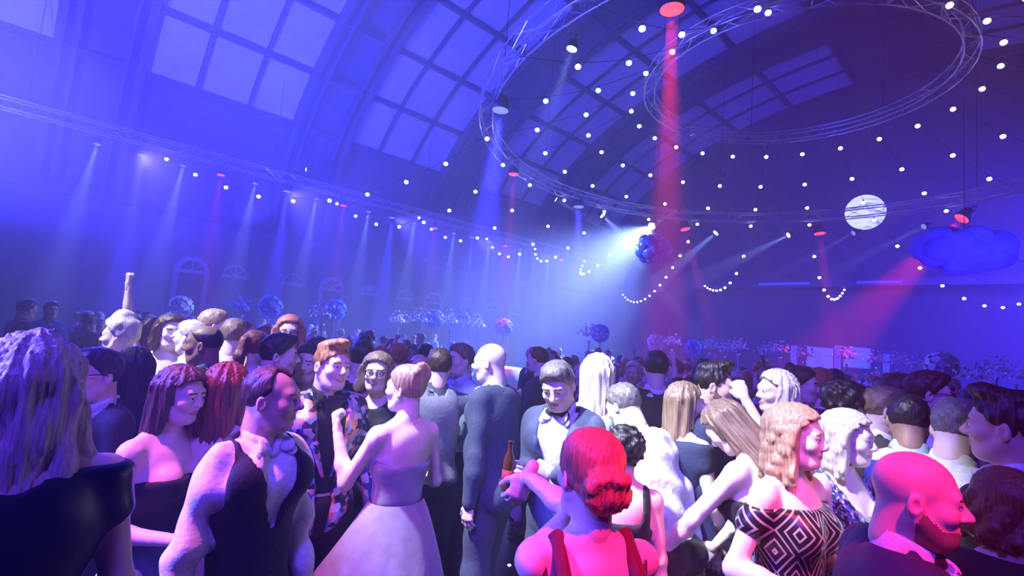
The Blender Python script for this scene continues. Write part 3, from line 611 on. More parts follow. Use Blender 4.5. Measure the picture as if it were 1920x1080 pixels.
EYES = None
def make_person(s, name='person'):
    """one person as an Empty at the feet with body, hair, clothes under it"""
    global EYES
    k = skeleton(s); d = s.get('d', 4); near = d < 3.6; hb = s.get('res', .013 if d < 2.4 else (.016 if near else .030)); hh = .0055 if d < 2.0 else (.007 if near else .011)
    root = empty(name)
    # body: torso, limbs, head and hands in one skin
    arms_seen = s.get('skinfull', True)
    V, Q = solid([p for p in k['P']], lambda t: (0.0 if t != 'foot' else -.004), hb, .026, [lambda X, Y, Z: .006 - Z])
    HV, HQ, mi, hs = head_mesh(s.get('face', 'f0' if k['f'] else 'm0'), hh, s.get('beard', False), s.get('smile', False))
    HV = HV @ k['Rd'].T + k['HC']; Vs, Qs, Ms = [V, HV], [Q, HQ + len(V)], [np.zeros(len(Q), int), mi]; n = len(V) + len(HV)
    hd = s.get('hands', ('relax', 'relax'))
    for i, (side, q) in enumerate((('L', -1), ('R', 1))):
        hv, hq = hand_mesh(hd[i], .0055 if d < 2.6 else (.0065 if near else .009)); sc = (.90 if k['f'] else 1.0)
        sh, el, wr, u, g = k['arms'][side]; hdir = np.array(s.get('hand' + side, (0, 0, 0)), float)
        z = g + k['Rc'] @ (hdir * np.array([q, 1, 1])); pn = s.get('palm' + side, (1.0, .15, 0)); R = frame_from(z, k['Rc'] @ np.array([q * pn[0], pn[1], pn[2]], float))
        # palm faces -y, thumb towards the front (the local -x side)
        x = R[:, 0]; fl = 1.0 if (x @ (k['Rc'] @ np.array([0, -1.0, .3]))) > 0 else -1.0
        v = hv * np.array([fl, 1, 1]) * sc; v = v @ R.T + wr; hq2 = hq if fl > 0 else hq[:, ::-1]
        Vs.append(v); Qs.append(hq2 + n); Ms.append(np.zeros(len(hq), int)); n += len(v)
    me = mesh_np('body', np.concatenate(Vs), np.concatenate(Qs), True, np.concatenate(Ms))
    body = link('body', me, root, [SK[s.get('skin', 'fair')], LIP, HR.get(s.get('hair', ('', 'brown'))[1], BROW), STUB])
    hm = Matrix.Translation(Vector(k['HC'])) @ Matrix(k['Rd'].tolist()).to_4x4() @ Matrix.Scale(k['hs'], 4)
    if s.get('hair') and s['hair'][0]:
        me = hair_mesh(s['hair'][0], .0065 if d < 2.4 else (.008 if near else .012)); o = bpy.data.objects.new('hair', me); COL.objects.link(o); o.parent = root; o.matrix_local = hm
        if not me.materials: me.materials.append(HR['brown'])
        o.material_slots[0].link = 'OBJECT'; o.material_slots[0].material = HR[s['hair'][1]]
    if near and s.get('eyes', True):
        if EYES is None:
            EYES = sphere_mesh('eye', .0118, 12, 10); EYES.materials.append(EYEM)
        for q in (-1, 1):
            o = bpy.data.objects.new('eye', EYES); COL.objects.link(o); o.parent = root; o.matrix_local = hm @ Matrix.Translation((q * .031, .0785, .004))
            pu = sphere_mesh('iris', .0062, 8, 6); pu.materials.append(CL['black']); p2 = bpy.data.objects.new('iris', pu); COL.objects.link(p2); p2.parent = o; p2.location = (0, .0072, 0)
    if s.get('glasses'):
        g = MB()
        for q in (-1, 1):
            g.tube([(q * .033 + .024 * math.cos(a * .5236), .104, .004 + .018 * math.sin(a * .5236)) for a in range(12)], .0028, 5, True); g.tube([(q * .057, .103, .010), (q * .082, .03, .012), (q * .082, -.01, .006)], .0026, 5)
        g.tube([(-.009, .106, .008), (.009, .106, .008)], .0026, 5); o = g.build('glasses', FRAME, root, True); o.matrix_local = hm
    for it in dress_parts(k, s, s['wear'], hb if near else .032):
        o = link(it[0], it[1], root, it[2])
        if len(it) > 3: o.location = it[3]
    return root, k

def place(s):
    """builds a person so that the top of the head stands where the ray (px,py) meets depth d"""
    root, k = make_person(s); P = at_depth(s['px'], s['py'], s['d'] ); sc = (P[2]) / k['top'][2]
    if s.get('floor'): sc = (P[2] - s['floor']) / k['top'][2]
    s['face_deg'] -= math.degrees(math.atan2(P[0], P[1])); a = math.radians(s['face_deg']); t = k['top'] * sc; c, sn = math.cos(a), math.sin(a)
    root.location = (P[0] - (c * t[0] - sn * t[1]), P[1] - (sn * t[0] + c * t[1]), s.get('floor', 0.0)); root.rotation_euler = (0, 0, a); root.scale = (sc,) * 3
    tag(root, s['label'], 'person', s.get('group'))
    s['scale'] = sc; return root

ORD = ['first', 'second', 'third', 'fourth', 'fifth', 'sixth', 'seventh', 'eighth', 'ninth', 'tenth', 'eleventh', 'twelfth', 'thirteenth', 'fourteenth']
# ------------------------------------------------------------------ the hall: floor, walls, barrel roof
HW, ZS, RISE = 24.0, 6.95, 14.0               # half width, springing height, rise of the vault
U0, U1 = -24.0, 44.0
WALLM = mat('wall_plaster', (0.10, 0.09, 0.12), 0.9, scale=2.0, noise=0.2); STONE = mat('pale_stone', (0.26, 0.26, 0.33), 0.8, scale=5)
SHELL = mat('roof_boards', (0.07, 0.065, 0.09), 0.9, scale=3, noise=0.25); PANEM = mat('roof_glazing', (0.40, 0.40, 0.50), 0.45, scale=1.2, noise=0.10); IRON = mat('roof_iron', (0.045, 0.045, 0.06), 0.6)
FLOORM = mat('floor_gloss_black', (0.006, 0.006, 0.009), 0.18, scale=3, noise=0.3, spec=0.5)
def quad(name, pts, m, parent=None, kind=None):
    me = bpy.data.meshes.new(name); me.from_pydata([tuple(p) for p in pts], [], [tuple(range(len(pts)))]); o = link(name, me, parent, m)
    if kind: o['kind'] = kind
    return o
def struct(name, mb, m, parent=None):
    o = mb.build(name, m, parent); o['kind'] = 'structure' if parent is None else o.get('kind', ''); 
    if parent is not None: del o['kind']
    return o
HR3 = np.array([[AU[0], -AV[0], 0], [AU[1], -AV[1], 0], [0, 0, 1.0]])
def hbox(mb, u, v, z, su, sv, sz): mb.box(hall(u, v, z), (su, sv, sz), HR3); return mb
floor = struct('floor', hbox(MB(), (U0 + U1) / 2, VC, -.1, U1 - U0 + 2, 2 * HW + 2, .2), FLOORM)
VL, VR = VC - HW, VC + HW
struct('wall_left', hbox(MB(), (U0 + U1) / 2, VL - .25, ZS / 2, U1 - U0, .5, ZS), WALLM)
struct('wall_right', hbox(MB(), (U0 + U1) / 2, VR + .25, ZS / 2, U1 - U0, .5, ZS), WALLM)
def arch_pt(u, th, off=0.0): return hall(u, VC - (HW + off) * math.cos(th), ZS + (RISE + off) * math.sin(th))
def gable(u, sg):
    mb = MB(); n = 28; b = []
    for dz in (0, .5 * sg):
        pts = [hall(u + dz, VC - HW - .2, 0)] + [arch_pt(u + dz, math.pi * i / n, .3) for i in range(n + 1)] + [hall(u + dz, VC + HW + .2, 0)]
        b.append([len(mb.v) + i for i in range(len(pts))]); mb.v += [tuple(p) for p in pts]
    mb.f += [tuple(b[0]), tuple(b[1][::-1])]; N = len(b[0])
    for i in range(N): mb.f.append((b[0][i], b[1][i], b[1][(i + 1) % N], b[0][(i + 1) % N]))
    return mb
struct('wall_far', gable(U1, 1), WALLM); struct('wall_near', gable(U0, -1), WALLM)
# roof: dark boarded shell, glazed bays of panes between arched ribs
shell = MB(); NT = 40
for i in range(NT + 1):
    th = math.pi * i / NT
    for u in (U0 - .5, U1 + .5): shell.v.append(tuple(arch_pt(u, th, .35)))
for i in range(NT): shell.f.append((2 * i, 2 * i + 1, 2 * i + 3, 2 * i + 2))
ceiling = struct('ceiling', shell, SHELL)
ROWS = [math.radians(t) for t in (23, 33.5, 43.2, 53, 63, 73, 83, 97, 107, 117, 127, 136.8, 146.5, 157)]
def bay(us):
    for i in range(len(ROWS) - 1):
        if i == 6: continue
        t0, t1 = ROWS[i] + .008, ROWS[i + 1] - .008
        for a, b in zip(us, us[1:]):
            a2, b2 = a + .12, b - .12; mb = MB(); m = 2
            for j in range(m + 1):
                t = t0 + (t1 - t0) * j / m
                for u in (a2, b2):
                    for off in (.0, .06): mb.v.append(tuple(arch_pt(u, t, off)))
            for j in range(m):
                k = 4 * j; mb.f += [(k, k + 2, k + 6, k + 4), (k + 1, k + 5, k + 7, k + 3), (k, k + 4, k + 5, k + 1), (k + 2, k + 3, k + 7, k + 6)]
            mb.f += [(0, 1, 3, 2), (4 * m, 4 * m + 2, 4 * m + 3, 4 * m + 1)]
            mb.build('pane', PANEM, ceiling)
bays = [(2.3, 4.55, 6.85, 9.15), (12.1, 14.2, 16.5, 18.8), (21.7, 24, 26.3, 28.6), (31.5, 33.8, 36.1, 38.4), (-7.4, -5.1, -2.8, -.5)]
for b in bays: bay(b)
def rib(u, wd, dp, name, nn=26, t0=0.0, t1=math.pi):
    mb = MB()
    for i in range(nn + 1):
        th = t0 + (t1 - t0) * i / nn
        for du in (-wd / 2, wd / 2):
            for off in (.02, -dp): mb.v.append(tuple(arch_pt(u + du, th, off)))
    for i in range(nn):
        k = 4 * i; mb.f += [(k + 1, k + 5, k + 7, k + 3), (k, k + 4, k + 5, k + 1), (k + 2, k + 3, k + 7, k + 6)]
    return mb.build(name, IRON, ceiling)
for b in bays:
    for j, u in enumerate(b): rib(u, .16 if 0 < j < 3 else .30, .12 if 0 < j < 3 else .45, 'glazing_bar' if 0 < j < 3 else 'roof_rib', t0=.0 if j in (0, 3) else ROWS[0], t1=math.pi if j in (0, 3) else ROWS[-1])
    for q in (b[0] - .55, b[-1] + .55): rib(q, .14, .50, 'roof_rib')
for t in ROWS:
    mb = MB(); c = [arch_pt(U0, t, .03), arch_pt(U1, t, .03)]
    R = HR3 @ np.array([[1, 0, 0], [0, math.sin(t), -math.cos(t)], [0, math.cos(t), math.sin(t)]]) if False else HR3
    mb.box(arch_pt((U0 + U1) / 2, t, -.10), (U1 - U0, .24, .24), R); mb.build('purlin', IRON, ceiling)
# arched openings with pale surrounds along the left wall
def arch_window(n, u, wd, z0, z1, door):
    root = empty('window_%d' % n, hall(u, VL, 0)); root['kind'] = 'structure'
    def L(du, dv, z): return np.array(hall(u + du, VL + dv, z)) - np.array(hall(u, VL, 0))
    h = wd / 2; zs = z1 - h; pts = [(-h, z0)] + [(-h, zs)] + [(-h * math.cos(math.pi * i / 12), zs + h * math.sin(math.pi * i / 12)) for i in range(1, 12)] + [(h, zs), (h, z0)]
    def sweep(pts, hw, d, name):
        mb = MB(); N = len(pts)
        for i, (a, b) in enumerate(pts):
            p, q = pts[max(0, i - 1)], pts[min(N - 1, i + 1)]; t = np.array([q[0] - p[0], q[1] - p[1]]); t = t / np.linalg.norm(t); nn = np.array([-t[1], t[0]])
            for s1 in (-hw, hw):
                for dv in (.0, d): mb.v.append(tuple(L(a + nn[0] * s1, dv, b + nn[1] * s1)))
        for i in range(N - 1):
            k = 4 * i; mb.f += [(k + 1, k + 5, k + 7, k + 3), (k, k + 4, k + 5, k + 1), (k + 2, k + 3, k + 7, k + 6)]
        mb.f += [(0, 1, 3, 2), (4 * N - 4, 4 * N - 2, 4 * N - 1, 4 * N - 3)]
        return mb.build(name, STONE, root)
    if door: sweep(pts, .11, .16, 'window_frame')
    else: sweep([(-h * math.cos(math.pi * i / 12) * .9, zs + h * .9 * math.sin(math.pi * i / 12)) for i in range(0, 13)], .05, .10, 'window_frame')
    sweep([(-h, zs), (h, zs)], .09, .14, 'transom')
    for a in (45, 90, 135):
        c = math.cos(math.radians(a)); s_ = math.sin(math.radians(a)); sweep([(0.01 * c, zs + .08), (c * h * .92, zs + s_ * h * .92)], .025, .06, 'glazing_bar')
    mb = MB(); k = [(x * .96, zs + (z - zs) * .96) for x, z in pts[1:-1]]; mb.v = [tuple(L(x, .02, z)) for x, z in k]; mb.f = [tuple(range(len(k)))]; mb.build('pane', GLASSD, root)
    if door: mb = MB(); R = HR3; mb.box(L(0, .03, (z0 + zs) / 2), (wd - .2, .04, zs - z0), R); mb.build('shutter', WOODD, root)
GLASSD = mat('dark_glass', (0.03, 0.03, 0.05), 0.1); WOODD = mat('dark_boards', (0.05, 0.04, 0.05), 0.7)
for i, (u, door) in enumerate(((5.75, True), (7.75, False), (10.8, False), (13.1, True), (15.6, False), (18.2, False), (20.5, True), (23.5, False), (26.0, False), (28.5, True))):
    arch_window(i + 1, u, 1.35 if door else 1.3, .0, 4.62, door)
# balcony and fascia across the far end
bal = hbox(MB(), U1 - 1.0, VC, 7.85, 2.0, 2 * HW - 1, .5); struct('trim_1', bal, mat('balcony_front', (0.12, 0.12, 0.2), 0.6))
STRIPM = emit('led_strip_glow', (.05, .06, 1.0), 1.3)
for v0, v1, lb in ((-16.2, -12.6, 'short blue LED strip along the balcony front above the crowd'), (-9.6, -7.0, 'blue LED strip along the balcony front nearest the red beam')):
    tag(hbox(MB(), U1 - 2.04, (v0 + v1) / 2, 7.85, .05, v1 - v0, .16).build('led_strip', STRIPM), lb, 'light strip')
struct('baseboard_left', hbox(MB(), (U0 + U1) / 2, VL + .03, .12, U1 - U0 - .2, .06, .24), IRON)
struct('trim_2', hbox(MB(), (U0 + U1) / 2, VL + .12, ZS - .15, U1 - U0 - .2, .24, .3), IRON)
# tiny lights set into the dance floor
DOT = emit('floor_dot', (0.85, 0.9, 1.0), 9.0); dotme = sphere_mesh('led_dot', .016, 8, 4, .35); dotme.materials.append(DOT)
R_ = random.Random(11); nd = 0
seen = [(853, 893), (847, 945), (840, 968), (807, 970), (838, 1012), (893, 1018), (797, 1032), (860, 1060), (955, 1060), (888, 1075), (1212, 985), (1213, 1015), (1205, 1048), (812, 1058), (1222, 1040), (700, 1000)]
for p in seen: q = at_height(*p, 0.0); o = link('led_dot', dotme, floor, None, (q[0], q[1], .003)); nd += 1
for iu in range(-8, 16):
    for iv in range(-7, 7):
        q = hall(6 + iu * .75 + R_.uniform(-.3, .3), -5.5 + iv * .75 + R_.uniform(-.3, .3), .003)
        if q[1] < 1 or nd > 280: continue
        o = link('led_dot', dotme, floor, None, q); nd += 1
# ------------------------------------------------------------------ trusses
def truss(name, pts, r_, label, cat, closed=True, step=1, sub=None, group=None, h=.42):
    """box truss along a polyline: four chords, posts and diagonals"""
    root = empty(name, tuple(np.mean(pts, 0))); o = np.mean(pts, 0); N = len(pts); C = [[], [], [], []]
    for i, p in enumerate(pts):
        a, b = (pts[i - 1], pts[(i + 1) % N]) if closed else (pts[max(0, i - 1)], pts[min(N - 1, i + 1)])
        t = np.array(b) - np.array(a); t[2] = 0; t = t / np.linalg.norm(t); s_ = np.array([t[1], -t[0], 0])
        for j, (x, z) in enumerate(((-.5, -.5), (.5, -.5), (.5, .5), (-.5, .5))): C[j].append(np.array(p) + s_ * x * h + np.array([0, 0, z * h]) - o)
    for j in range(4): MB().tube(C[j], .026, 6, closed).build('chord', STEEL, root, True)
    mb = MB(); M = N if closed else N - 1
    for i in range(M):
        k = (i + 1) % N
        for a, b in ((0, 1), (1, 2), (2, 3), (3, 0)):
            mb.tube([C[a][i], C[b][k]] if (i % 2 == 0) else [C[b][i], C[a][k]], .011, 4, caps=False)
            if i % 3 == 0: mb.tube([C[a][i], C[b][i]], .013, 4, caps=False)
    w_ = mb.build('lattice', STEEL, root); w_['kind'] = 'stuff'
    tag(root, label, cat, group); return root
RO, ZO, RI, ZI = 10.0, 7.15 + 1.95, 4.55, 9.2 + 1.95
truss('ring_truss', [ring(i * 360 / 84, RO, ZO) for i in range(84)], .03, 'large outer ring of silver lattice truss hung over the dance floor', 'truss')
truss('ring_truss', [ring(i * 360 / 48, RI, ZI) for i in range(48)], .03, 'small inner ring of silver lattice truss hung high at the tent centre', 'truss', h=.36)
VT = -26.8
truss('straight_truss', [hall(-3 + i * .62, VT, ZO) for i in range(72)], .03, 'straight silver truss running along the dark arched wall', 'truss', False)
for az_ in range(0, 360, 60):
    for r_, z_ in ((RO, ZO), (RI, ZI)):
        p = ring(az_ + 10, r_, z_ + .2); v_ = float(p[:2] @ AV); zt = ZS + RISE * math.sqrt(max(0, 1 - ((v_ - VC) / HW) ** 2)) 
        tag(MB().tube([p, (p[0], p[1], zt)], .012, 5).build('hanging_cable', CABLE), 'thin black steel cable holding up the %s ring truss, %s counted round it' % ('outer' if r_ == RO else 'inner', ORD[az_ // 60]), 'cable', 'steel cables above the ring trusses')
for u in (-1, 8, 17, 26, 35):
    p = hall(u, VT, ZO + .2); zt = ZS + RISE * math.sqrt(1 - ((VT - VC) / HW) ** 2)
    tag(MB().tube([p, (p[0], p[1], zt)], .012, 5).build('hanging_cable', CABLE), 'thin black steel cable holding up the straight truss, %s from its near end' % ORD[(-1, 8, 17, 26, 35).index(u)], 'cable', 'steel cables above the straight truss')
# ------------------------------------------------------------------ festoon strings
BULB = emit('bulb_glow', (1.0, 0.93, 0.86), 14.0); bulbme = sphere_mesh('bulb', .076, 10, 7, .85); bulbme.materials.append(BULB); capme = MB().lathe([(.022, .06), (.03, .07), (.03, .12), (.012, .14)], 8).mesh('bulb_socket'); capme.materials.append(CABLE)
def festoon(az, swag, label):
    """string from the inner ring over the outer ring and on in a swag; swag = (r_low, z_low, r_end, z_end) heights above the eye"""
    root = empty('festoon_string', ring(az, RI, ZI)); o = ring(az, RI, ZI); path = []
    zr = lambda r: 9.1 - (r - RI) * (2.25 / 5.45) - .35 * math.sin(math.pi * min(1, max(0, (r - RI) / 5.45)))
    for i in range(13): r = RI + (RO - RI) * i / 12; path.append((r, zr(r) + 1.95))
    if swag:
        if hasattr(swag[0], '__len__'): rl = None
        else: rl, zl, re, ze = swag
    if swag and rl:
        A = np.array([[RO ** 2, RO, 1], [rl ** 2, rl, 1], [re ** 2, re, 1]]); c = np.linalg.solve(A, [6.85, zl, ze]); n = int((re - RO) / .9)
        for i in range(1, n + 1): r = RO + (re - RO) * i / n; path.append((r, float(c @ [r * r, r, 1]) + 1.95))
    P = [ring(az, r, z) for r, z in path]
    if swag and not rl:
        p0, p1, p2 = P[-1], swag[0], swag[1]; n = 22; tm = swag[2]
        for i in range(1, n + 1):
            t = i / n; P.append(p0 * ((t - tm) * (t - 1) / tm) + p1 * (t * (t - 1) / (tm * (tm - 1))) + p2 * (t * (t - tm) / (1 - tm)))
    L = [0]
    for a, b in zip(P, P[1:]): L.append(L[-1] + float(np.linalg.norm(b - a)))
    MB().tube([p - o for p in P], .008, 4).build('cable', CABLE, root)
    s_ = .72
    while s_ < L[-1]:
        j = max(i for i in range(len(L)) if L[i] <= s_); j = min(j, len(P) - 2); t = (s_ - L[j]) / (L[j + 1] - L[j]); p = P[j] * (1 - t) + P[j + 1] * t - o
        b = link('bulb', bulbme, root, None, p - np.array([0, 0, .13])); c_ = link('socket', capme, b); s_ += 1.74 if s_ < 6.5 else 1.68
    tag(root, label, 'string lights', 'festoon strings of the tented canopy')
TP = lambda u: hall(u, VT, ZO - .1)
SW = {-86: (at_depth(570, 372, 20), TP(2.8), .5), -71: (at_depth(755, 420, 24), TP(10.7), .5), -56: (at_depth(880, 446, 27), TP(16.6), .5), -41: (at_depth(965, 476, 29), TP(22.0), .5), -26: (at_depth(1030, 484, 31), TP(27.0), .5), -11: (at_depth(1100, 508, 33), TP(33.0), .5),
      4: (24.5, 3.95, 38, 6.4), 19: (at_depth(1348, 541, 34), at_depth(1318, 530, 43), .66),
      34: (at_depth(1570, 556, 33), at_depth(1592, 520, 41), .68), 49: (ring(58.5, 16.8, 3.7 + 1.95), ring(60.5, 23.5, 5.3 + 1.95), .52), 64: (at_depth(2050, 540, 15), at_depth(2250, 420, 14), .5)}
EXTRA = [-101, -116, -131, -146, 79, 94, 109, 124, 139, 154, 169]
azs = sorted(list(SW) + EXTRA)
for i, a in enumerate(azs):
    if a == 4: lb = 'string of white bulbs dipping in a wide curve beside the blue balloon cluster'
    elif a == 19: lb = 'string of white bulbs hanging in a narrow curve between balloon cluster and second red lamp'
    elif a == 34: lb = 'string of white bulbs hanging in a tight V under the small red lamp'
    elif a == 49: lb = 'string of white bulbs swagged low beneath the blue cloud shape'
    else: lb = 'string of white bulbs running out from the inner ring, %s from the near left' % (ORD[i] if i < 14 else ['fifteenth', 'sixteenth', 'seventeenth', 'eighteenth', 'nineteenth', 'twentieth', 'twenty first', 'twenty second'][i - 14])
    festoon(a, SW.get(a), lb)
# ------------------------------------------------------------------ stage lamps with their beams
LENS = {n: emit('lens_' + n, c, e) for n, c, e in (('red', (1, .03, .05), 6.0), ('blue', (.08, .1, 1), 4.0), ('white', (.9, .95, 1), 12.0), ('glare', (.9, .96, 1), 60.0), ('dim', (.25, .32, .6), 1.0))}
def lamp(loc, target, colour, watt, deg, label, size=.17, lens='white', light=True, blend=.25, group=None, name='stage_lamp', lk=1.0):
    root = empty(name, loc); d = (Vector(target) - Vector(loc)).normalized(); q = d.to_track_quat('-Z', 'Y').to_matrix().to_4x4(); L = size * 1.7
    root.matrix_world = Matrix.Translation(Vector(loc)) @ q
    MB().lathe([(size * .45, L), (size * .8, L * .92), (size * .92, L * .45), (size * 1.05, .0), (size * .97, 0), (size * .9, L * .3)], 16).build('housing', BLACKM, root, True)
    MB().lathe([(.001, .012), (size * .9, .012), (size * .93, -.004), (size * .6, -.02), (.001, -.03)], 16).build('lens', LENS[lens], root, True)
    yk = MB().tube([(-size * 1.15, 0, L * .45), (-size * 1.15, 0, L * 1.25), (size * 1.15, 0, L * 1.25), (size * 1.15, 0, L * .45)], .016, 4); yk.tube([(0, 0, L * 1.25), (0, 0, L * 1.25 + .12)], .02, 6); yk.build('yoke', BLACKM, root)
    if light:
        l = spot(tuple(Vector(loc) + d * .06), target, colour, watt * LAMP, deg, blend, size * .45); 
    tag(root, label, 'stage light', group); return root
pat = ['w', 'b', 'w', 'r']; 
for i in range(20):
    u = 1.2 + 1.52 * i; k = pat[i % 4]; p = hall(u, VT, 8.62 - .2); n = ORD[i] if i < 14 else ['fifteenth', 'sixteenth', 'seventeenth', 'eighteenth', 'nineteenth', 'twentieth'][i - 14]
    if k == 'w': lamp(p, hall(u - .9, VT + .8, 0), ICE, 2600, 13, 'small white beam lamp under the straight truss, %s lamp from its near end' % n, .13, 'dim', group='lamps on the straight truss')
    elif k == 'b': lamp(p, hall(u - .1, VT + .1, 0), BLUE, 14000, 12, 'wide blue wash lamp under the straight truss, %s lamp from its near end' % n, .2, 'blue', group='lamps on the straight truss')
    else: lamp(p, hall(u, VT + .2, 0), RED, 800, 15, 'red wash lamp under the straight truss, %s lamp from its near end' % n, .17, 'red', group='lamps on the straight truss')
def ph(px, py, h): return at_height(px, py, h + 1.95)
def dn(p, dx=0, dy=0, z=0): return (p[0] + dx, p[1] + dy, z)
p = ph(1260, 18, 6.9); lamp(p, dn(p, .35, .3), RED, 8500, 9.5, 'big red lamp above the inner ring truss sending a beam straight down', .26, 'red', blend=.5)
p = ph(963, 327, 6.7); lamp(p, dn(p, .2), RED, 1500, 11, 'red lamp on the outer ring truss beside the blue beam', .22, 'red')
p = ph(1285, 430, 6.6); lamp(p, dn(p, 2.0, -1.6), RED, 2600, 11, 'red lamp on the outer ring truss next to the bright white lamp', .27, 'red', blend=.5)
p = ph(1537, 438, 6.5); lamp(p, dn(p, .6, -1), RED, 1800, 12, 'red lamp seen edge-on at the top of the V shaped bulb string', .27, 'red')
p = ph(1803, 410, 6.2); lamp(p, dn(p, -6.5, 1.5), RED, 4200, 22, 'large red lamp above the blue cloud shape beaming down sideways', .27, 'red', blend=.6)
p = ph(938, 207, 6.7); lamp(p, dn(p, -.3), BLUE, 16000, 16, 'large blue lamp on the outer ring truss beside the glazed roof', .26, 'blue', blend=.5)
p = ph(1085, 388, 6.6); lamp(p, dn(p, .4, -.4), BLUE, 16000, 17, 'blue lamp on the far curve of the outer ring truss', .26, 'blue', blend=.5)
p = ph(1222, 424, 6.4); lamp(p, dn(p, -7, -5), ICE, 9000, 75, 'dazzling white moving lamp directly above the blue balloon cluster', .20, 'glare', blend=.9)
p2_ = ph(1222, 424, 6.4); p = ph(1272, 392, 6.75); lamp(p, tuple(p2_), ICE, 3000, 7, 'slim white beam lamp slanting down onto the dazzling lamp', .12, 'white', blend=.4)
p = ph(1130, 404, 6.6); lamp(p, dn(p, 6, -3, 2), ICE, 2400, 20, 'bright white moving lamp beside the dazzling one, beaming sideways', .16, 'white', blend=.6)
p = ph(1342, 437, 6.45); lamp(p, dn(p, -7, 0, 1.5), ICE, 2600, 16, 'white moving lamp fanning a beam back toward the dazzling lamp', .16, 'white', blend=.5)
p = ph(1478, 441, 6.4); lamp(p, dn(p, -9, 0, 3), ICE, 2000, 13, 'white moving lamp with a long slanting beam between two bulb strings', .14, 'white', blend=.5)
p = ph(1600, 437, 6.4); lamp(p, dn(p, -9, 0, 2.5), ICE, 900, 9, 'faint slanting beam lamp below the white moon', .14, 'dim', blend=.5)
p = ph(1732, 425, 6.4); lamp(p, dn(p, -9, 0, 3), ICE, 900, 9, 'faint slanting beam lamp between the moon and the large red lamp', .14, 'dim', blend=.5)
p = ph(1042, 374, 6.7); lamp(p, dn(p, 7, 1, 5.5), ICE, 1300, 14, 'slim white lamp on the ring truss beaming flat toward the blue lamp', .13, 'white', blend=.5)
p = ph(1072, 92, 6.9); lamp(p, dn(p, -2.0, -.2), ICE, 700, 14, 'single white lamp inside the near curve of the outer ring', .13, 'white', blend=.5)
p = ph(574, 318, 8.0); lamp(p, dn(p, -8, -4, 9), ICE, 500, 10, 'tiny white lamp hung above the straight truss', .10, 'white', blend=.5)
# ------------------------------------------------------------------ hanging decorations
MOON = emit('moon_face', (.72, .80, .84), 1.5); nt = MOON.node_tree; b_ = nt.nodes['Principled BSDF']; tc = nt.nodes.new('ShaderNodeTexCoord'); mp = nt.nodes.new('ShaderNodeMapping'); mp.inputs['Scale'].default_value = (.5, .5, 3.2); wv = nt.nodes.new('ShaderNodeTexNoise'); wv.inputs['Scale'].default_value = 1.6; wv.inputs['Detail'].default_value = 5
rp = nt.nodes.new('ShaderNodeValToRGB'); rp.color_ramp.elements[0].position = .30; rp.color_ramp.elements[0].color = (.18, .26, .34, 1); rp.color_ramp.elements[1].position = .5; rp.color_ramp.elements[1].color = (.80, .88, .92, 1)
lnk(nt, tc.outputs['Object'], mp.inputs[0]); lnk(nt, mp.outputs[0], wv.inputs['Vector']); lnk(nt, wv.outputs['Fac'], rp.inputs[0]); lnk(nt, rp.outputs[0], b_.inputs['Base Color']); lnk(nt, rp.outputs[0], b_.inputs['Emission Color'])
p = at_depth(1622, 398, 29); moon = empty('moon_balloon', p); tag(moon, 'round white glowing moon balloon hung behind the outer ring truss', 'balloon')
link('globe', sphere_mesh('globe', .98, 28, 18), moon, MOON); MB().tube([(0, 0, .97), (0, 0, 9.0)], .012, 5).build('cable', CABLE, moon)
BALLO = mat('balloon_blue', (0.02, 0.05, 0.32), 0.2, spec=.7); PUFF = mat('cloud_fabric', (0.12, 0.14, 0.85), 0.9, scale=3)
def cluster(name, centre, n, R, r0, r1, m, label, cat, squash=.75, seed=3, part='balloon', cable=6.0):
    rr = random.Random(seed); root = empty(name, centre); gold = math.pi * (3 - math.sqrt(5))
    for i in range(n):
        z = 1 - 2 * (i + .5) / n; q = math.sqrt(1 - z * z); a = gold * i; r = rr.uniform(r0, r1)
        link(part, sphere_mesh(part, r, 14, 9), root, m, (R[0] * q * math.cos(a), R[1] * q * math.sin(a), R[2] * z))
    MB().tube([(0, 0, 0), (0, 0, cable)], .015, 5).build('cable', CABLE, root); tag(root, label, cat); return root
cluster('balloon_cluster', at_depth(1226, 466, 25), 26, (.62, .62, .52), .24, .36, BALLO, 'cluster of shiny blue balloons hung under the dazzling white lamp', 'balloons')
cp_ = at_depth(1808, 470, 19); cl = cluster('fabric_cloud', cp_, 22, (1.35, .55, .40), .42, .62, PUFF, 'puffy blue-lit fabric cloud hung under the large red lamp', 'decoration', part='puff', seed=5)
cluster('fabric_cloud', at_depth(245, 492, 28), 16, (.75, .5, .45), .35, .5, PUFF, 'puffy dim blue fabric cloud hung low by the arched wall', 'decoration', part='puff', seed=8)
cluster('fabric_cloud', at_depth(1470, 405, 34), 14, (.1, .1, .1), .05, .06, PUFF, '', 'decoration', part='puff', seed=9) if False else None
# ------------------------------------------------------------------ far end: screens, tables with tall centrepieces
SCR = emit('screen_glow', (.16, .22, .95), .6)
for a, b, lb in ((1513, 1562, 'pale blue projection screen with a dark figure in front'), (1582, 1632, 'pale blue projection screen nearest the blue column light')):
    p0, p1 = at_depth(a, 650, 33), at_depth(b, 653, 33); c = (p0 + p1) / 2; wd = float(np.linalg.norm(p1 - p0)); zt = float(c[2]); root = empty('projection_screen', (c[0], c[1], 0), math.atan2(p1[1] - p0[1], p1[0] - p0[0]))
    MB().box((0, 0, zt - .65), (wd, .05, 1.3)).build('screen_face', SCR, root); fr = MB()
    for x in (-wd / 2, wd / 2): fr.box((x, .04, zt / 2), (.05, .05, zt))
    fr.box((0, .04, zt - 1.32), (wd, .05, .05)); fr.build('stand', BLACKM, root); tag(root, lb, 'screen')
COLM = emit('column_glow', (.06, .07, 1.0), 1.2)
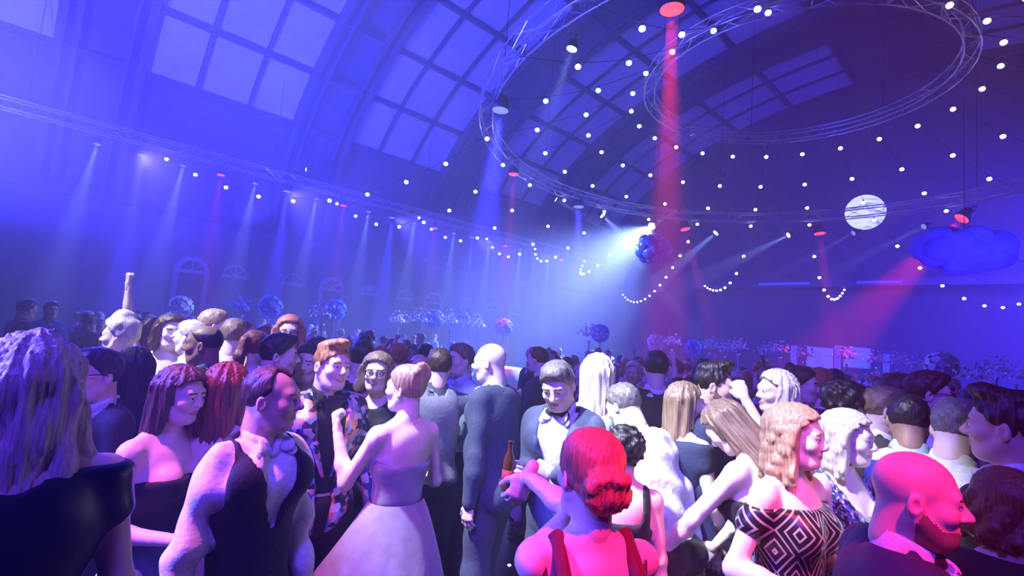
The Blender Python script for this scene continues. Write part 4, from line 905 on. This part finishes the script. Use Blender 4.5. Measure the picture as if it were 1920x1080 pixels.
for i, (x, y) in enumerate(((1489, 648), (1662, 664), (1571, 648))):
    p = at_depth(x, y, 32); root = empty('light_column', (p[0], p[1], 0)); zt = float(p[2]); MB().lathe([(.24, 0), (.24, .12), (.17, .16), (.17, zt - .1), (.2, zt)], 14).build('tube', COLM, root, True)
    MB().lathe([(.3, 0), (.3, .1), (.26, .14)], 14).build('base', BLACKM, root); tag(root, ['glowing blue column light before the projection screens', 'glowing blue column light past the projection screens', 'glowing blue column light between the two projection screens'][i], 'column light')
LINEN = mat('table_linen', (.7, .7, .74), .8); PETAL = mat('white_blossom', (.75, .77, .85), .7, noise=.1); SILV = mat('mirror_stem', (.7, .7, .75), .12, .95); PETB = mat('blue_blossom', (.14, .2, .8), .7)
def centre_mesh(seed, style):
    rr = random.Random(seed); mb = MB(); n = 46 if style == 'ball' else 40
    for i in range(n):
        z = 1 - 2 * (i + .5) / n; q = math.sqrt(1 - z * z); a = 2.39996 * i
        if style == 'ball': d = np.array([q * math.cos(a), q * math.sin(a), z]); c = d * .27; s_ = .085
        else: d = np.array([q * math.cos(a), q * math.sin(a), abs(z) * .9 + .1]); c = d * rr.uniform(.15, .42) * np.array([1, 1, 1.1]); s_ = rr.uniform(.03, .065)
        R = frame_from(d, (rr.random(), rr.random(), rr.random())); b = len(mb.v)
        for k in range(5):
            t = 2 * math.pi * k / 5; mb.v.append(tuple(c + R @ np.array([s_ * math.cos(t), s_ * math.sin(t), .03]))); mb.v.append(tuple(c + R @ np.array([s_ * .45 * math.cos(t + .6), s_ * .45 * math.sin(t + .6), -.01])))
        for k in range(5): mb.f.append((b + 2 * k, b + 2 * k + 1, b + (2 * k + 2) % 10)); mb.f.append((b + 2 * k + 1, b + (2 * k + 3) % 10, b + (2 * k + 2) % 10))
        mb.f.append(tuple(b + 2 * k for k in range(5)))
    return mb.mesh('blossoms')
BLO = {('ball', 0): centre_mesh(1, 'ball'), ('ball', 1): centre_mesh(2, 'ball'), ('spray', 0): centre_mesh(3, 'spray'), ('spray', 1): centre_mesh(4, 'spray')}
for (st, i), me in BLO.items(): me.materials.append(PETAL if i == 0 else PETB)
tabme = MB().lathe([(.92, .02), (.9, .4), (.9, .74), (.88, .76), (.001, .765)], 24).mesh('cloth', True); tabme.materials.append(LINEN)
vaseme = MB().lathe([(.10, .0), (.10, .02), (.025, .05), (.02, .5), (.03, .92), (.07, 1.0)], 12).mesh('stem', True); vaseme.materials.append(SILV)
CEN = [(340, 568, 15, 'ball', 0, 'pale'), (455, 575, 17, 'spray', 1, 'blue'), (508, 566, 16, 'ball', 1, 'blue'), (630, 572, 18, 'ball', 1, 'large blue'), (606, 590, 14, 'spray', 0, 'bright white'), (815, 590, 20, 'ball', 1, 'round blue'), (845, 600, 19, 'spray', 0, 'white'), (897, 608, 20, 'spray', 0, 'pale'), (868, 592, 21, 'spray', 1, 'feathery blue'), (945, 607, 21, 'ball', 1, 'round blue'),
       (788, 598, 18, 'spray', 0, 'white'), (748, 600, 21, 'spray', 0, 'small white'), (1105, 625, 20, 'spray', 0, 'slanting white'), (1126, 618, 21, 'ball', 1, 'dim blue'), (1230, 636, 21, 'ball', 0, 'round pale'), (1262, 642, 22, 'spray', 0, 'white'), (1300, 646, 22, 'ball', 1, 'blue'), (1332, 648, 21, 'spray', 0, 'white'), (1362, 655, 19, 'spray', 0, 'white'), (1385, 650, 22, 'spray', 0, 'white'),
       (1440, 660, 18, 'spray', 0, 'feathery pale'), (1462, 656, 21, 'spray', 0, 'feathery pale'), (1508, 664, 20, 'spray', 0, 'white'), (1587, 668, 20, 'spray', 0, 'white'), (1645, 675, 20, 'spray', 0, 'white'), (1684, 678, 19, 'spray', 0, 'white'), (1765, 676, 12, 'ball', 0, 'large grey'), (1830, 705, 13, 'spray', 0, 'large pale'), (1868, 690, 15, 'spray', 0, 'pink lit'), (1905, 706, 16, 'spray', 0, 'white'), (1722, 684, 17, 'spray', 0, 'white'), (1790, 700, 14, 'spray', 0, 'white')]
NTH = (ORD + ['fifteenth', 'sixteenth', 'seventeenth', 'eighteenth', 'nineteenth', 'twentieth', 'twenty first', 'twenty second', 'twenty third', 'twenty fourth', 'twenty fifth', 'twenty sixth', 'twenty seventh', 'twenty eighth', 'twenty ninth', 'thirtieth', 'thirty first', 'thirty second'])
for i, (x, y, d, st, c_, nm) in enumerate(CEN):
    p = at_depth(x, y, d); root = empty('centrepiece', (p[0], p[1], .765)); k = (float(p[2]) - .765) / 1.22; root.scale = (max(k, .6) ** .5 * 1.0,) * 2 + (k,)
    link('stem', vaseme, root); o = link('blossoms', BLO[(st, c_)], root, None, (0, 0, 1.12)); o.scale = (1, 1, 1 / k * max(k, .6) ** .5)
    t = empty('round_table', (p[0], p[1], 0)); link('cloth', tabme, t); MB().lathe([(.05, 0), (.05, .75)], 8).build('leg', BLACKM, t)
    where = 'by the arched wall' if x < 700 else ('beyond the dancers' if x < 1180 else ('near the projection screens' if x < 1700 else 'by the end wall'))
    tag(root, '%s %s centrepiece %s, %s along the line' % (nm, 'flower ball' if st == 'ball' else 'blossom spray', where, NTH[sorted(q[0] for q in CEN).index(x)]), 'flowers', 'tall table centrepieces')
    tag(t, 'linen covered table under the %s %s centrepiece, %s along the line' % (nm, 'flower ball' if st == 'ball' else 'blossom spray', NTH[sorted(q[0] for q in CEN).index(x)]), 'table', 'round dinner tables')

# ------------------------------------------------------------------ the people near enough to know apart
C = CL
def G_(b, s_, nk, hem, fl, fd): return ('gown', C[b], C[s_], nk, hem, fl, fd)
DOWN = ((.22, -.03, -1), (.10, .16, -1)); FWDARM = ((.2, .1, -1), (-.15, 1, .0)); BENT = ((.2, .25, -1), (-.3, 1, .35))
def H(label, px, py, d, fdeg, sex, hair, wear, **kw): return dict(label=label, px=px, py=py, d=d, face_deg=fdeg, sex=sex, hair=hair, wear=wear, **kw)
HEROES = [
 H('person in black waistcoat over open white shirt, striding, looking aside', 512, 689, 2.0, -142, 'm', ('receding', 'brown'), ('waistcoat', C['black'], C['white'], C['black']), head=(32, 2, 0), face='n', skin='tan', R=((.20, -.10, -1), (.06, .12, -1)), L=((.16, .05, -1), (.0, .25, -1)), build=.88, seed=1),
 H('person seen from behind in dark satin gown, pale hair loose over the back', 70, 634, 1.32, 6, 'f', ('bell', 'pale'), G_('satin', 'satin', 'cap', .34, 1.9, .03), build=1.08, R=((.22, .05, -1), (.05, .5, -1))),
 H('person in dark suit and glasses, turned toward the satin gown', 190, 656, 2.45, 122, 'm', ('short', 'black'), ('suit', C['black'], C['white'], None), glasses=True, L=BENT, R=DOWN),
 H('person in black strapless top and slate skirt, forearm folded across the waist', 346, 690, 2.2, -132, 'f', ('long', 'brown'), G_('black', 'slate', 'strapless', .36, 1.3, .04), R=((.18, -.1, -1), (-.25, 1, -.05)), head=(0, -4, 0)),
 H('person seen from behind, bare shoulders, auburn hair, black strapless dress', 430, 684, 2.36, -25, 'f', ('long', 'auburn'), G_('black', 'black', 'strapless', .34, 1.6, .03), L=((.42, .12, -1), (.10, .35, -.9)), build=1.04, skin='fair'),
 H('person in long sleeved black dress, long black hair, seen from behind', 256, 655, 3.0, 25, 'f', ('sleek', 'black'), G_('black', 'black', 'sleeve', .32, 1.8, .03)),
 H('person in open pink and blue sequin jacket over a black shirt', 626, 643, 2.85, -160, 'm', ('quiff', 'ginger'), ('suit', C['sequin'], C['black'], None, C['black'], C['sequin']), open=True, head=(14, 0, 0), R=((.26, .0, -1), (.15, .2, -1)), L=((.28, .05, -1), (.2, .25, -1))),
 H('person in pale grey strapless tulle ball gown, hair pinned up, raising a phone', 768, 688, 2.72, 38, 'f', ('updo', 'blond'), G_('tulle', 'tulle', 'strapless', .64, .95, .05), head=(25, 2, 0), L=((.22, .55, -.95), (.10, .35, 1)), R=((.34, .10, -1), (-.1, 1, .0)), hands=('grip', 'relax'), sweep=(-.26, .05), skin='pale'),
 H('person in glasses and black dress facing us behind the ball gown', 711, 664, 3.35, 172, 'f', ('bob', 'mouse'), G_('black', 'black', 'sleeve', .32, 1.8, .03), glasses=True, smile=True),
 H('person in grey waistcoat dancing with arms held out, seen from behind', 826, 655, 3.7, 8, 'm', ('short', 'brown'), ('waistcoat', C['greywool'], C['midgrey'], C['black']), R=((1, .35, .0), (.8, .8, .1)), L=((.9, .4, -.1), (.5, 1, .1))),
 H('person in lavender shirt held by the dancer in grey waistcoat', 868, 646, 4.25, 120, 'm', ('short', 'mouse'), ('shirt', C['paleblue'], C['black']), L=BENT, R=BENT),
 H('person with shaved head in dark shirt between ball gown and grey waistcoat', 787, 664, 4.1, 185, 'm', ('buzz', 'brown'), ('shirt', C['wine'], C['black']), skin='ruddy'),
 H('person in black suit and white collar seen from behind, beside sequin jacket', 682, 640, 3.75, 5, 'm', ('short', 'black'), ('suit', C['black'], C['white'], None)),
 H('tall bald person in steel blue suit turned away, arm hanging', 921, 644, 3.5, 58, 'm', ('', 'grey'), ('suit', C['slate'], C['white'], None), head=(12, 2, 0), lean=(8, 0), build=1.0, skin='pale', L=((.20, -.02, -1), (.05, .18, -1)), legR=(.12, 0), belly=1.05),
 H('person in grey suit with loosened bow tie, leaning, bottle in hand', 1040, 682, 2.8, 152, 'm', ('short', 'grey'), ('suit', C['slate'], C['white'], 'bow', C['slate'], C['black']), head=(12, -14, 4), lean=(10, 0), face='n', L=((.28, .22, -1), (-1, .62, .45)), R=((.0, .35, -1), (-.35, 1, .55)), hands=('fist', 'grip'), open=False, smile=True),
 H('person with long pale hair in light blue dress, seen from behind', 1122, 667, 3.2, 12, 'f', ('straight', 'pale'), G_('paleblue', 'paleblue', 'cap', .34, 1.8, .04)),
 H('person in bright white shirt bending forward, seen from behind', 1160, 722, 3.0, 50, 'm', ('crop', 'grey'), ('shirt', C['white'], C['black']), lean=(26, 0), build=1.12, L=((.3, .3, -1), (.1, 1, -.2))),
 H('short person with black curls in glittering black dress behind the red-lit updo', 1172, 806, 2.45, 12, 'f', ('curly', 'black'), G_('black', 'slate', 'strap', .34, 1.4, .07)),
 H('person in wine red open-backed dress, red-lit twisted updo, arms stretched out', 1114, 812, 1.42, 27, 'f', ('twist', 'red'), G_('wine', 'wine', 'vback', .3, 1.9, .03), head=(4, -2, 3), L=((-1.0, 1, .22), (.30, 1, .18)), R=((.0, 1, -.25), (.25, 1, .0)), hands=('droop', 'relax'), handL=(.5, -.3, -2.2), handR=(.2, .2, -.4), skin='fair', palmL=(.2, -1, 0)),
 H('person in fitted navy dress with lace cap sleeves, arms lowered to joined hands', 1284, 720, 3.05, -42, 'f', ('straight', 'mouse'), G_('navy', 'blue', 'cap', .36, 2.3, .04), L=((.38, .05, -1), (.12, .20, -1)), R=((.2, .1, -1), (-.1, .6, -.9)), build=1.05, head=(-20, 0, 0)),
 H('bearded person with slicked hair in navy suit and white collar', 1339, 683, 3.15, -92, 'm', ('quiff', 'black'), ('suit', C['navy'], C['white'], None), beard=True, skin='tan', face='n'),
 H('person bending over in black strapless bodice and grey ruffled skirt, arms reaching down', 1334, 762, 2.6, 62, 'f', ('long', 'mouse'), G_('black', 'ruffle', 'strapless', .52, 1.0, .13), lean=(14, 0), head=(6, -32, 0), L=((.12, .85, -.7), (.0, .9, -.75)), R=((.15, .7, -.9), (.0, .9, -.7)), skin='pale', build=1.04),
 H('person in blue lace dress with fist raised, long pale hair', 1460, 697, 3.15, 112, 'f', ('long', 'pale'), G_('lace', 'blue', 'cap', .34, 1.9, .04), L=((.80, .72, -.12), (-.25, .40, .85)), hands=('fist', 'relax'), head=(8, 0, -4)),
 H('person in off-shoulder black and silver patterned dress, wavy blond hair, smiling aside', 1490, 764, 2.12, -118, 'f', ('wavy', 'blond'), G_('deco', 'deco', 'off', .36, 2.0, .03), R=((.30, -.22, -1), (-.10, 1, .04)), L=((.2, .1, -1), (-.2, 1, .1)), smile=True, build=1.08, head=(12, 2, 0), hands=('relax', 'relax')),
 H('person in glittering blue strapped dress with black choker, curled pale hair', 1590, 774, 2.4, -122, 'f', ('wavy', 'pale'), G_('glitter', 'glitter', 'strap', .36, 1.9, .03), R=((.25, .05, -1), (-.1, 1, .12)), smile=True, head=(14, 0, 0), choker=True),
 H('person with shaved head and beard in dark navy suit, back turned, red-lit', 1718, 848, 1.42, -62, 'm', ('', 'brown'), ('suit', C['navy'], C['white'], 'bow'), head=(-24, -3, 0), build=1.2, beard=True, belly=1.15, skin='ruddy', face='n', R=((.3, .1, -1), (.0, .5, -1))),
 H('person in black suit at the picture edge, looking toward the others, dark swept hair', 1888, 738, 1.95, 84, 'm', ('quiff', 'black'), ('suit', C['black'], C['white'], None), skin='tan', build=1.1),
 H('person in black dress with tousled brown hair low in the corner', 1886, 886, 1.72, 30, 'f', ('bob', 'auburn'), G_('black', 'black', 'sleeve', .34, 1.8, .03), skin='tan'),
 H('person with cropped grey hair in white shirt, shoulders hunched', 1800, 752, 2.25, -20, 'm', ('crop', 'grey'), ('shirt', C['white'], C['black']), lean=(12, 0), build=1.1),
 H('person in pale blue shirt with black cropped hair, seen from behind', 1704, 743, 2.6, 2, 'm', ('crop', 'black'), ('shirt', C['paleblue'], C['black']), lean=(12, 0), build=1.15, skin='brown'),
 H('person in glasses and white shirt in profile behind the pale blue shirt', 1738, 698, 3.2, -82, 'm', ('short', 'brown'), ('shirt', C['white'], C['black'], None, 'bow'), glasses=True),
 H('person in dark suit looking toward the end wall behind the curled pale hair', 1655, 727, 3.0, -75, 'm', ('short', 'mouse'), ('suit', C['charcoal'], C['white'], None)),
 H('person in purple shirt and dark waistcoat, in profile near the projection screens', 1684, 702, 3.75, -70, 'm', ('short', 'brown'), ('waistcoat', C['navy'], C['purple'], C['black'])),
 H('person in black jacket with bushy dark hair behind the patterned dress', 1588, 722, 3.1, -60, 'm', ('curly', 'black'), ('suit', C['black'], C['paleblue'], None)),
 H('person in navy suit seen from behind with white collar below the projection screens', 1537, 692, 3.95, -20, 'm', ('short', 'ginger'), ('suit', C['navy'], C['white'], None)),
 H('person in royal blue dress in profile beside the raised fist', 1503, 690, 3.9, -100, 'f', ('updo', 'brown'), G_('royal', 'royal', 'strap', .34, 1.8, .04)),
 H('broad person in black suit seen from behind, between white shirt and navy dress', 1232, 660, 4.1, 6, 'm', ('short', 'black'), ('suit', C['black'], C['white'], None), build=1.3),
 # brightly lit group by the arched wall
 H('person in white brimless hat and white top near the arched wall', 232, 599, 3.7, 70, 'f', ('cap', 'pale'), G_('white', 'white', 'sleeve', .34, 1.6, .04)),
 H('person in blue dress with one arm stretched high above the crowd', 292, 597, 4.7, 30, 'f', ('straight', 'brown'), G_('blue', 'blue', 'strap', .34, 1.8, .04), L=((.30, .05, 1), (.12, .0, 1)), hands=('fist', 'relax')),
 H('person in silver sequin strapless dress facing us by the arched wall', 324, 592, 4.1, 195, 'f', ('bob', 'brown'), G_('glitter', 'silver', 'strapless', .34, 1.8, .03), skin='pale'),
 H('person in cream shirt with pale shaved head by the arched wall', 363, 602, 4.0, 60, 'm', ('crop', 'pale'), ('shirt', C['cream'], C['black']), skin='pale'),
 H('person in white shirt with blond crop looking aside by the arched wall', 404, 581, 4.3, -85, 'm', ('crop', 'blond'), ('shirt', C['white'], C['black']), skin='pale'),
 H('person in black suit turned to the lit group, close-cropped dark hair', 389, 611, 3.4, 75, 'm', ('buzz', 'black'), ('suit', C['black'], C['midgrey'], None), skin='brown'),
 H('person in white shirt seen from behind beside the blond crop', 441, 600, 4.1, -10, 'm', ('short', 'mouse'), ('shirt', C['white'], C['black'])),
 H('person in white strapless dress with long auburn ponytail', 480, 622, 3.8, -35, 'f', ('pony', 'auburn'), G_('white', 'white', 'strapless', .36, 1.5, .04)),
 H('person in dark suit in profile behind the black waistcoat', 526, 628, 3.2, -95, 'm', ('short', 'black'), ('suit', C['black'], C['white'], None)),
 H('person in glasses and pink dress with red hair facing us', 546, 594, 4.35, 178, 'f', ('bob', 'red'), G_('pink', 'pink', 'cap', .34, 1.8, .03), glasses=True),
 H('person in dark green dress with long black hair beside the sequin jacket', 581, 648, 3.45, 165, 'f', ('long', 'black'), G_('green', 'green', 'strap', .34, 1.8, .03)),
 H('person in wine red suit at the dark counter by the long wall', 52, 562, 7.2, -60, 'm', ('short', 'black'), ('suit', C['wine'], C['midgrey'], None), R=((.3, .6, -.8), (0, 1, -.3)), skin='ruddy'),  # wine cloth carries the red light that falls on a dark suit
 H('person in blue shirt at the dark counter by the long wall', 98, 566, 8.2, 200, 'm', ('short', 'black'), ('shirt', C['blue'], C['black']), L=FWDARM),
]
ROOTS = []
for s in HEROES:
    r = place(s); ROOTS.append((s, r))
    if s.get('choker'):
        k = skeleton(s); c = (k['NB'] + k['HC']) / 2 + np.array([0, -.004, -.03]); n = k['nr'] + .004; MB().tube([c + np.array([n * math.cos(a * .3927), n * math.sin(a * .3927), .02 * math.sin(a * .3927)]) for a in range(16)], .011, 6, True).build('choker', CL['black'], r, True)
def local_pt(i, side, off):
    s, r = ROOTS[i]; k = skeleton(s); sh, el, wr, u, g = k['arms'][side]; p = wr + g * off[0] + k['Rc'] @ np.array(off[1]); sc = s['scale']; a = math.radians(s['face_deg'])
    return np.array(r.location) + rz(a) @ (p * sc)
# things held
ig = [i for i, s in enumerate(HEROES) if 'tulle' in s['label']][0]; p = local_pt(ig, 'L', (.075, (.0, .02, .02)))
ph_ = empty('phone', p, math.radians(200)); MB().box((0, 0, 0), (.072, .009, .148)).build('body', CL['black'], ph_); MB().box((0, -.0055, 0), (.064, .002, .136)).build('screen', emit('phone_screen', (.3, .3, .8), .12), ph_); tag(ph_, 'black phone held up by the person in the tulle ball gown', 'phone')
ib = [i for i, s in enumerate(HEROES) if 'loosened' in s['label']][0]; p = local_pt(ib, 'R', (.07, (.0, .035, .0)))
bt = empty('bottle', p - np.array([0, 0, .09])); MB().lathe([(.028, 0), (.031, .01), (.031, .13), (.024, .165), (.013, .19), (.013, .235), (.015, .24), (.001, .242)], 14).build('glass', mat('brown_glass', (.10, .035, .012), .1), bt, True); MB().lathe([(.0318, .04), (.0318, .10)], 14).build('paper_label', CL['red'], bt, True); tag(bt, 'brown glass bottle with red label held by the person in grey suit', 'bottle')
iw = [i for i, s in enumerate(HEROES) if 'off-shoulder' in s['label']][0]; s, r = ROOTS[iw]; k = skeleton(s); sh, el, wr, u, g = k['arms']['R']
fr = frame_from(g, (0, 0, 1)); MB().tube([wr - g * .01 + fr @ np.array([.030 * math.cos(a * .5236), .030 * math.sin(a * .5236), 0]) for a in range(12)], .004, 6, True).build('bracelet', CL['silver'], r, True)
# the dark counter by the long wall
p = at_depth(90, 640, 6.4); ct = empty('counter', (p[0], p[1], 0), math.radians(18)); MB().box((0, 0, .52), (2.6, .7, 1.04)).build('front', CL['black'], ct); MB().box((0, 0, 1.06), (2.7, .8, .05)).build('worktop', CL['charcoal'], ct); tag(ct, 'long dark counter standing by the arched wall', 'counter')

# ------------------------------------------------------------------ the crowd beyond: copies of a few figures, each its own object with its own clothes
RN = random.Random(77)
def proto_list():
    A = [dict(), dict(R=BENT), dict(L=BENT, R=BENT, hands=('fist', 'grip')), dict(), dict(L=((.3, .3, -1), (-.4, 1, .6)))]
    out = []
    for i, (hs_, wk) in enumerate((('short', 'suit'), ('quiff', 'shirt'), ('crop', 'suit'), ('short', 'waistcoat'), ('receding', 'suit'), ('buzz', 'shirt'), ('', 'suit'), ('curly', 'shirt'))):
        w_ = {'suit': ('suit', C['black'], C['white'], 'bow' if i % 2 == 0 else 'tie'), 'shirt': ('shirt', C['white'], C['black']), 'waistcoat': ('waistcoat', C['black'], C['white'], C['black'])}[wk]
        out.append(dict(sex='m', hair=(hs_, 'brown'), wear=w_, d=9, head=(RN.uniform(-25, 25), RN.uniform(-8, 4), 0), face='n' if i % 3 == 1 else 'm0', kind=wk, **A[i % 5]))
    for i, (hs_, nk) in enumerate((('long', 'strapless'), ('updo', 'strap'), ('bob', 'sleeve'), ('straight', 'cap'), ('pony', 'strapless'), ('wavy', 'off'), ('sleek', 'strap'), ('curly', 'strapless'))):
        out.append(dict(sex='f', hair=(hs_, 'brown'), wear=G_('red', 'red', nk, .34, 1.8, .04), d=9, head=(RN.uniform(-25, 25), RN.uniform(-8, 4), 0), kind='gown', nk=nk, **(dict(L=((.4, .5, .6), (-.2, .2, 1)), hands=('fist', 'relax')) if i == 3 else A[(i + 1) % 5])))
    return out
PROT = []
for s in proto_list():
    r, k = make_person(s)
    for o in r.children:
        for sl in o.material_slots:
            m_ = sl.material; sl.link = 'OBJECT'; sl.material = m_
    PROT.append((s, r, k, [(o, o.name.split('.')[0]) for o in r.children]))
def copy_person(i, used=set()):
    s, r, k, ch = PROT[i]
    if i not in used: used.add(i); return r, [(o, n) for o, n in ch]
    c = r.copy(); COL.objects.link(c); L = []
    for o, n in ch: q = o.copy(); q.parent = c; COL.objects.link(q); L.append((q, n))
    return c, L
HN = {'black': 'black', 'brown': 'brown', 'auburn': 'auburn', 'grey': 'grey', 'blond': 'blond', 'mouse': 'light brown', 'pale': 'pale blond', 'ginger': 'ginger'}
STY = {'short': 'short', 'quiff': 'swept', 'crop': 'cropped', 'receding': 'receding', 'buzz': 'shaved', 'curly': 'curly', 'long': 'long', 'updo': 'pinned-up', 'bob': 'bobbed', 'straight': 'straight', 'pony': 'tied back', 'wavy': 'wavy', 'sleek': 'sleek'}
SUITS = ['black', 'navy', 'charcoal', 'black', 'midgrey', 'wine', 'slate']; SHIRTS = ['white', 'paleblue', 'white', 'pink', 'purple', 'cream']; GOWNS = ['red', 'black', 'navy', 'royal', 'purple', 'green', 'silver', 'pink', 'white', 'wine', 'glitter', 'blue']
CN = {'paleblue': 'pale blue', 'midgrey': 'grey', 'glitter': 'glittering'}
MARKS = [(60, 'pale hair and satin gown'), (190, 'white hat'), (292, 'arm stretched high'), (404, 'blond crop'), (526, 'black waistcoat'), (626, 'sequin jacket'), (711, 'tulle ball gown'), (826, 'grey waistcoat'), (921, 'bald head in steel blue suit'), (1040, 'loosened bow tie'), (1140, 'bright white shirt'), (1232, 'broad black suit'), (1310, 'fitted navy dress'), (1400, 'ruffled skirt'), (1460, 'raised fist'), (1545, 'curled pale hair'), (1610, 'projection screens'), (1700, 'pale blue shirt'), (1800, 'cropped grey hair'), (1890, 'black suit at the edge')]
occ = [(np.array(r.location[:2]), .50) for s, r in ROOTS] + [(np.array((at_depth(x, y, d)[:2])), 1.12) for x, y, d, *_ in CEN] + [(np.array(ct.location[:2]), 1.5)]
LBL = set(); n = 0; tries = 0
BANDS = [(4.5, 7.5, 72), (7.5, 12.5, 84), (12.5, 24, 84)]
for lo, hi, cnt in BANDS:
    made = 0; tries = 0
    while made < cnt and tries < 6000:
        tries += 1; px = RN.uniform(-30, 1950); d = lo + (hi - lo) * RN.random() ** .8
        if 795 < px < 905 and d < 7: continue
        if px < 200 and d < 8: continue
        i = RN.randrange(len(PROT)); s, r0, k, ch = PROT[i]; P = at_depth(px, 640, d)[:2]; hv = np.array([P @ AU, P @ AV])
        if not (VL + 1.2 < hv[1] < VR - 1 and hv[0] < U1 - 1.5): continue
        if any(np.linalg.norm(P - q) < rr for q, rr in occ): continue
        hc = RN.choice(list(HN)); g = s['kind']; face = RN.choice((0, 20, -30, 60, -60, 90, -90, 120, -120, 150, 180, 200, 175)) + RN.uniform(-12, 12)
        col = RN.choice(SUITS if g == 'suit' else SHIRTS if g == 'shirt' else ['black', 'navy', 'charcoal'] if g == 'waistcoat' else GOWNS)
        f = (face + 360) % 360; pose = 'turned away' if f < 50 or f > 310 else ('facing us' if 130 < f < 230 else 'in profile')
        mk = min(MARKS, key=lambda m: abs(m[0] - px))[1]; bd = {4.5: 'just behind', 7.5: 'further back beyond', 12.5: 'far back beyond'}[lo]
        hair_txt = ('bald head' if not s['hair'][0] else 'shaved head' if s['hair'][0] == 'buzz' else STY[s['hair'][0]] + ' ' + HN[hc] + ' hair')
        lb = '%s %s, %s, %s, %s the %s' % (CN.get(col, col), {'gown': 'dress', 'suit': 'suit', 'shirt': 'shirt', 'waistcoat': 'waistcoat'}[g], hair_txt, pose, bd, mk); lb = 'person in ' + lb
        if lb in LBL or len(lb.replace('-', ' ').split()) > 16: continue
        LBL.add(lb); occ.append((P, .40 if lo < 12 else .36)); r, L = copy_person(i); made += 1; n += 1
        sc = (RN.uniform(1.60, 1.78) if s['sex'] == 'f' else RN.uniform(1.70, 1.90)) / k['top'][2]
        r.location = (P[0], P[1], 0); r.rotation_euler = (0, 0, math.radians(face)); r.scale = (sc,) * 3; tag(r, lb, 'person', 'guests in the crowd beyond')
        skc = RN.choice(('fair', 'fair', 'pale', 'tan', 'ruddy', 'brown')); 
        for o, nm in L:
            if nm == 'body':
                o.material_slots[0].material = SK[skc]; o.material_slots[2].material = HR[hc]
            elif nm == 'hair': o.material_slots[0].material = HR[hc]
            elif nm == 'jacket' or nm == 'waistcoat' or nm == 'bodice' or nm == 'skirt' or nm == 'strap' or (nm == 'shirt' and g == 'shirt') or (nm == 'collar' and g == 'shirt'): o.material_slots[0].material = CL[col]
            elif nm == 'trousers' and g == 'suit': o.material_slots[0].material = CL[col]
used_ = copy_person.__defaults__[0]
for i, (s, r, k, ch) in enumerate(PROT):
    if i not in used_:
        for o, nm in ch: bpy.data.objects.remove(o)
        bpy.data.objects.remove(r)
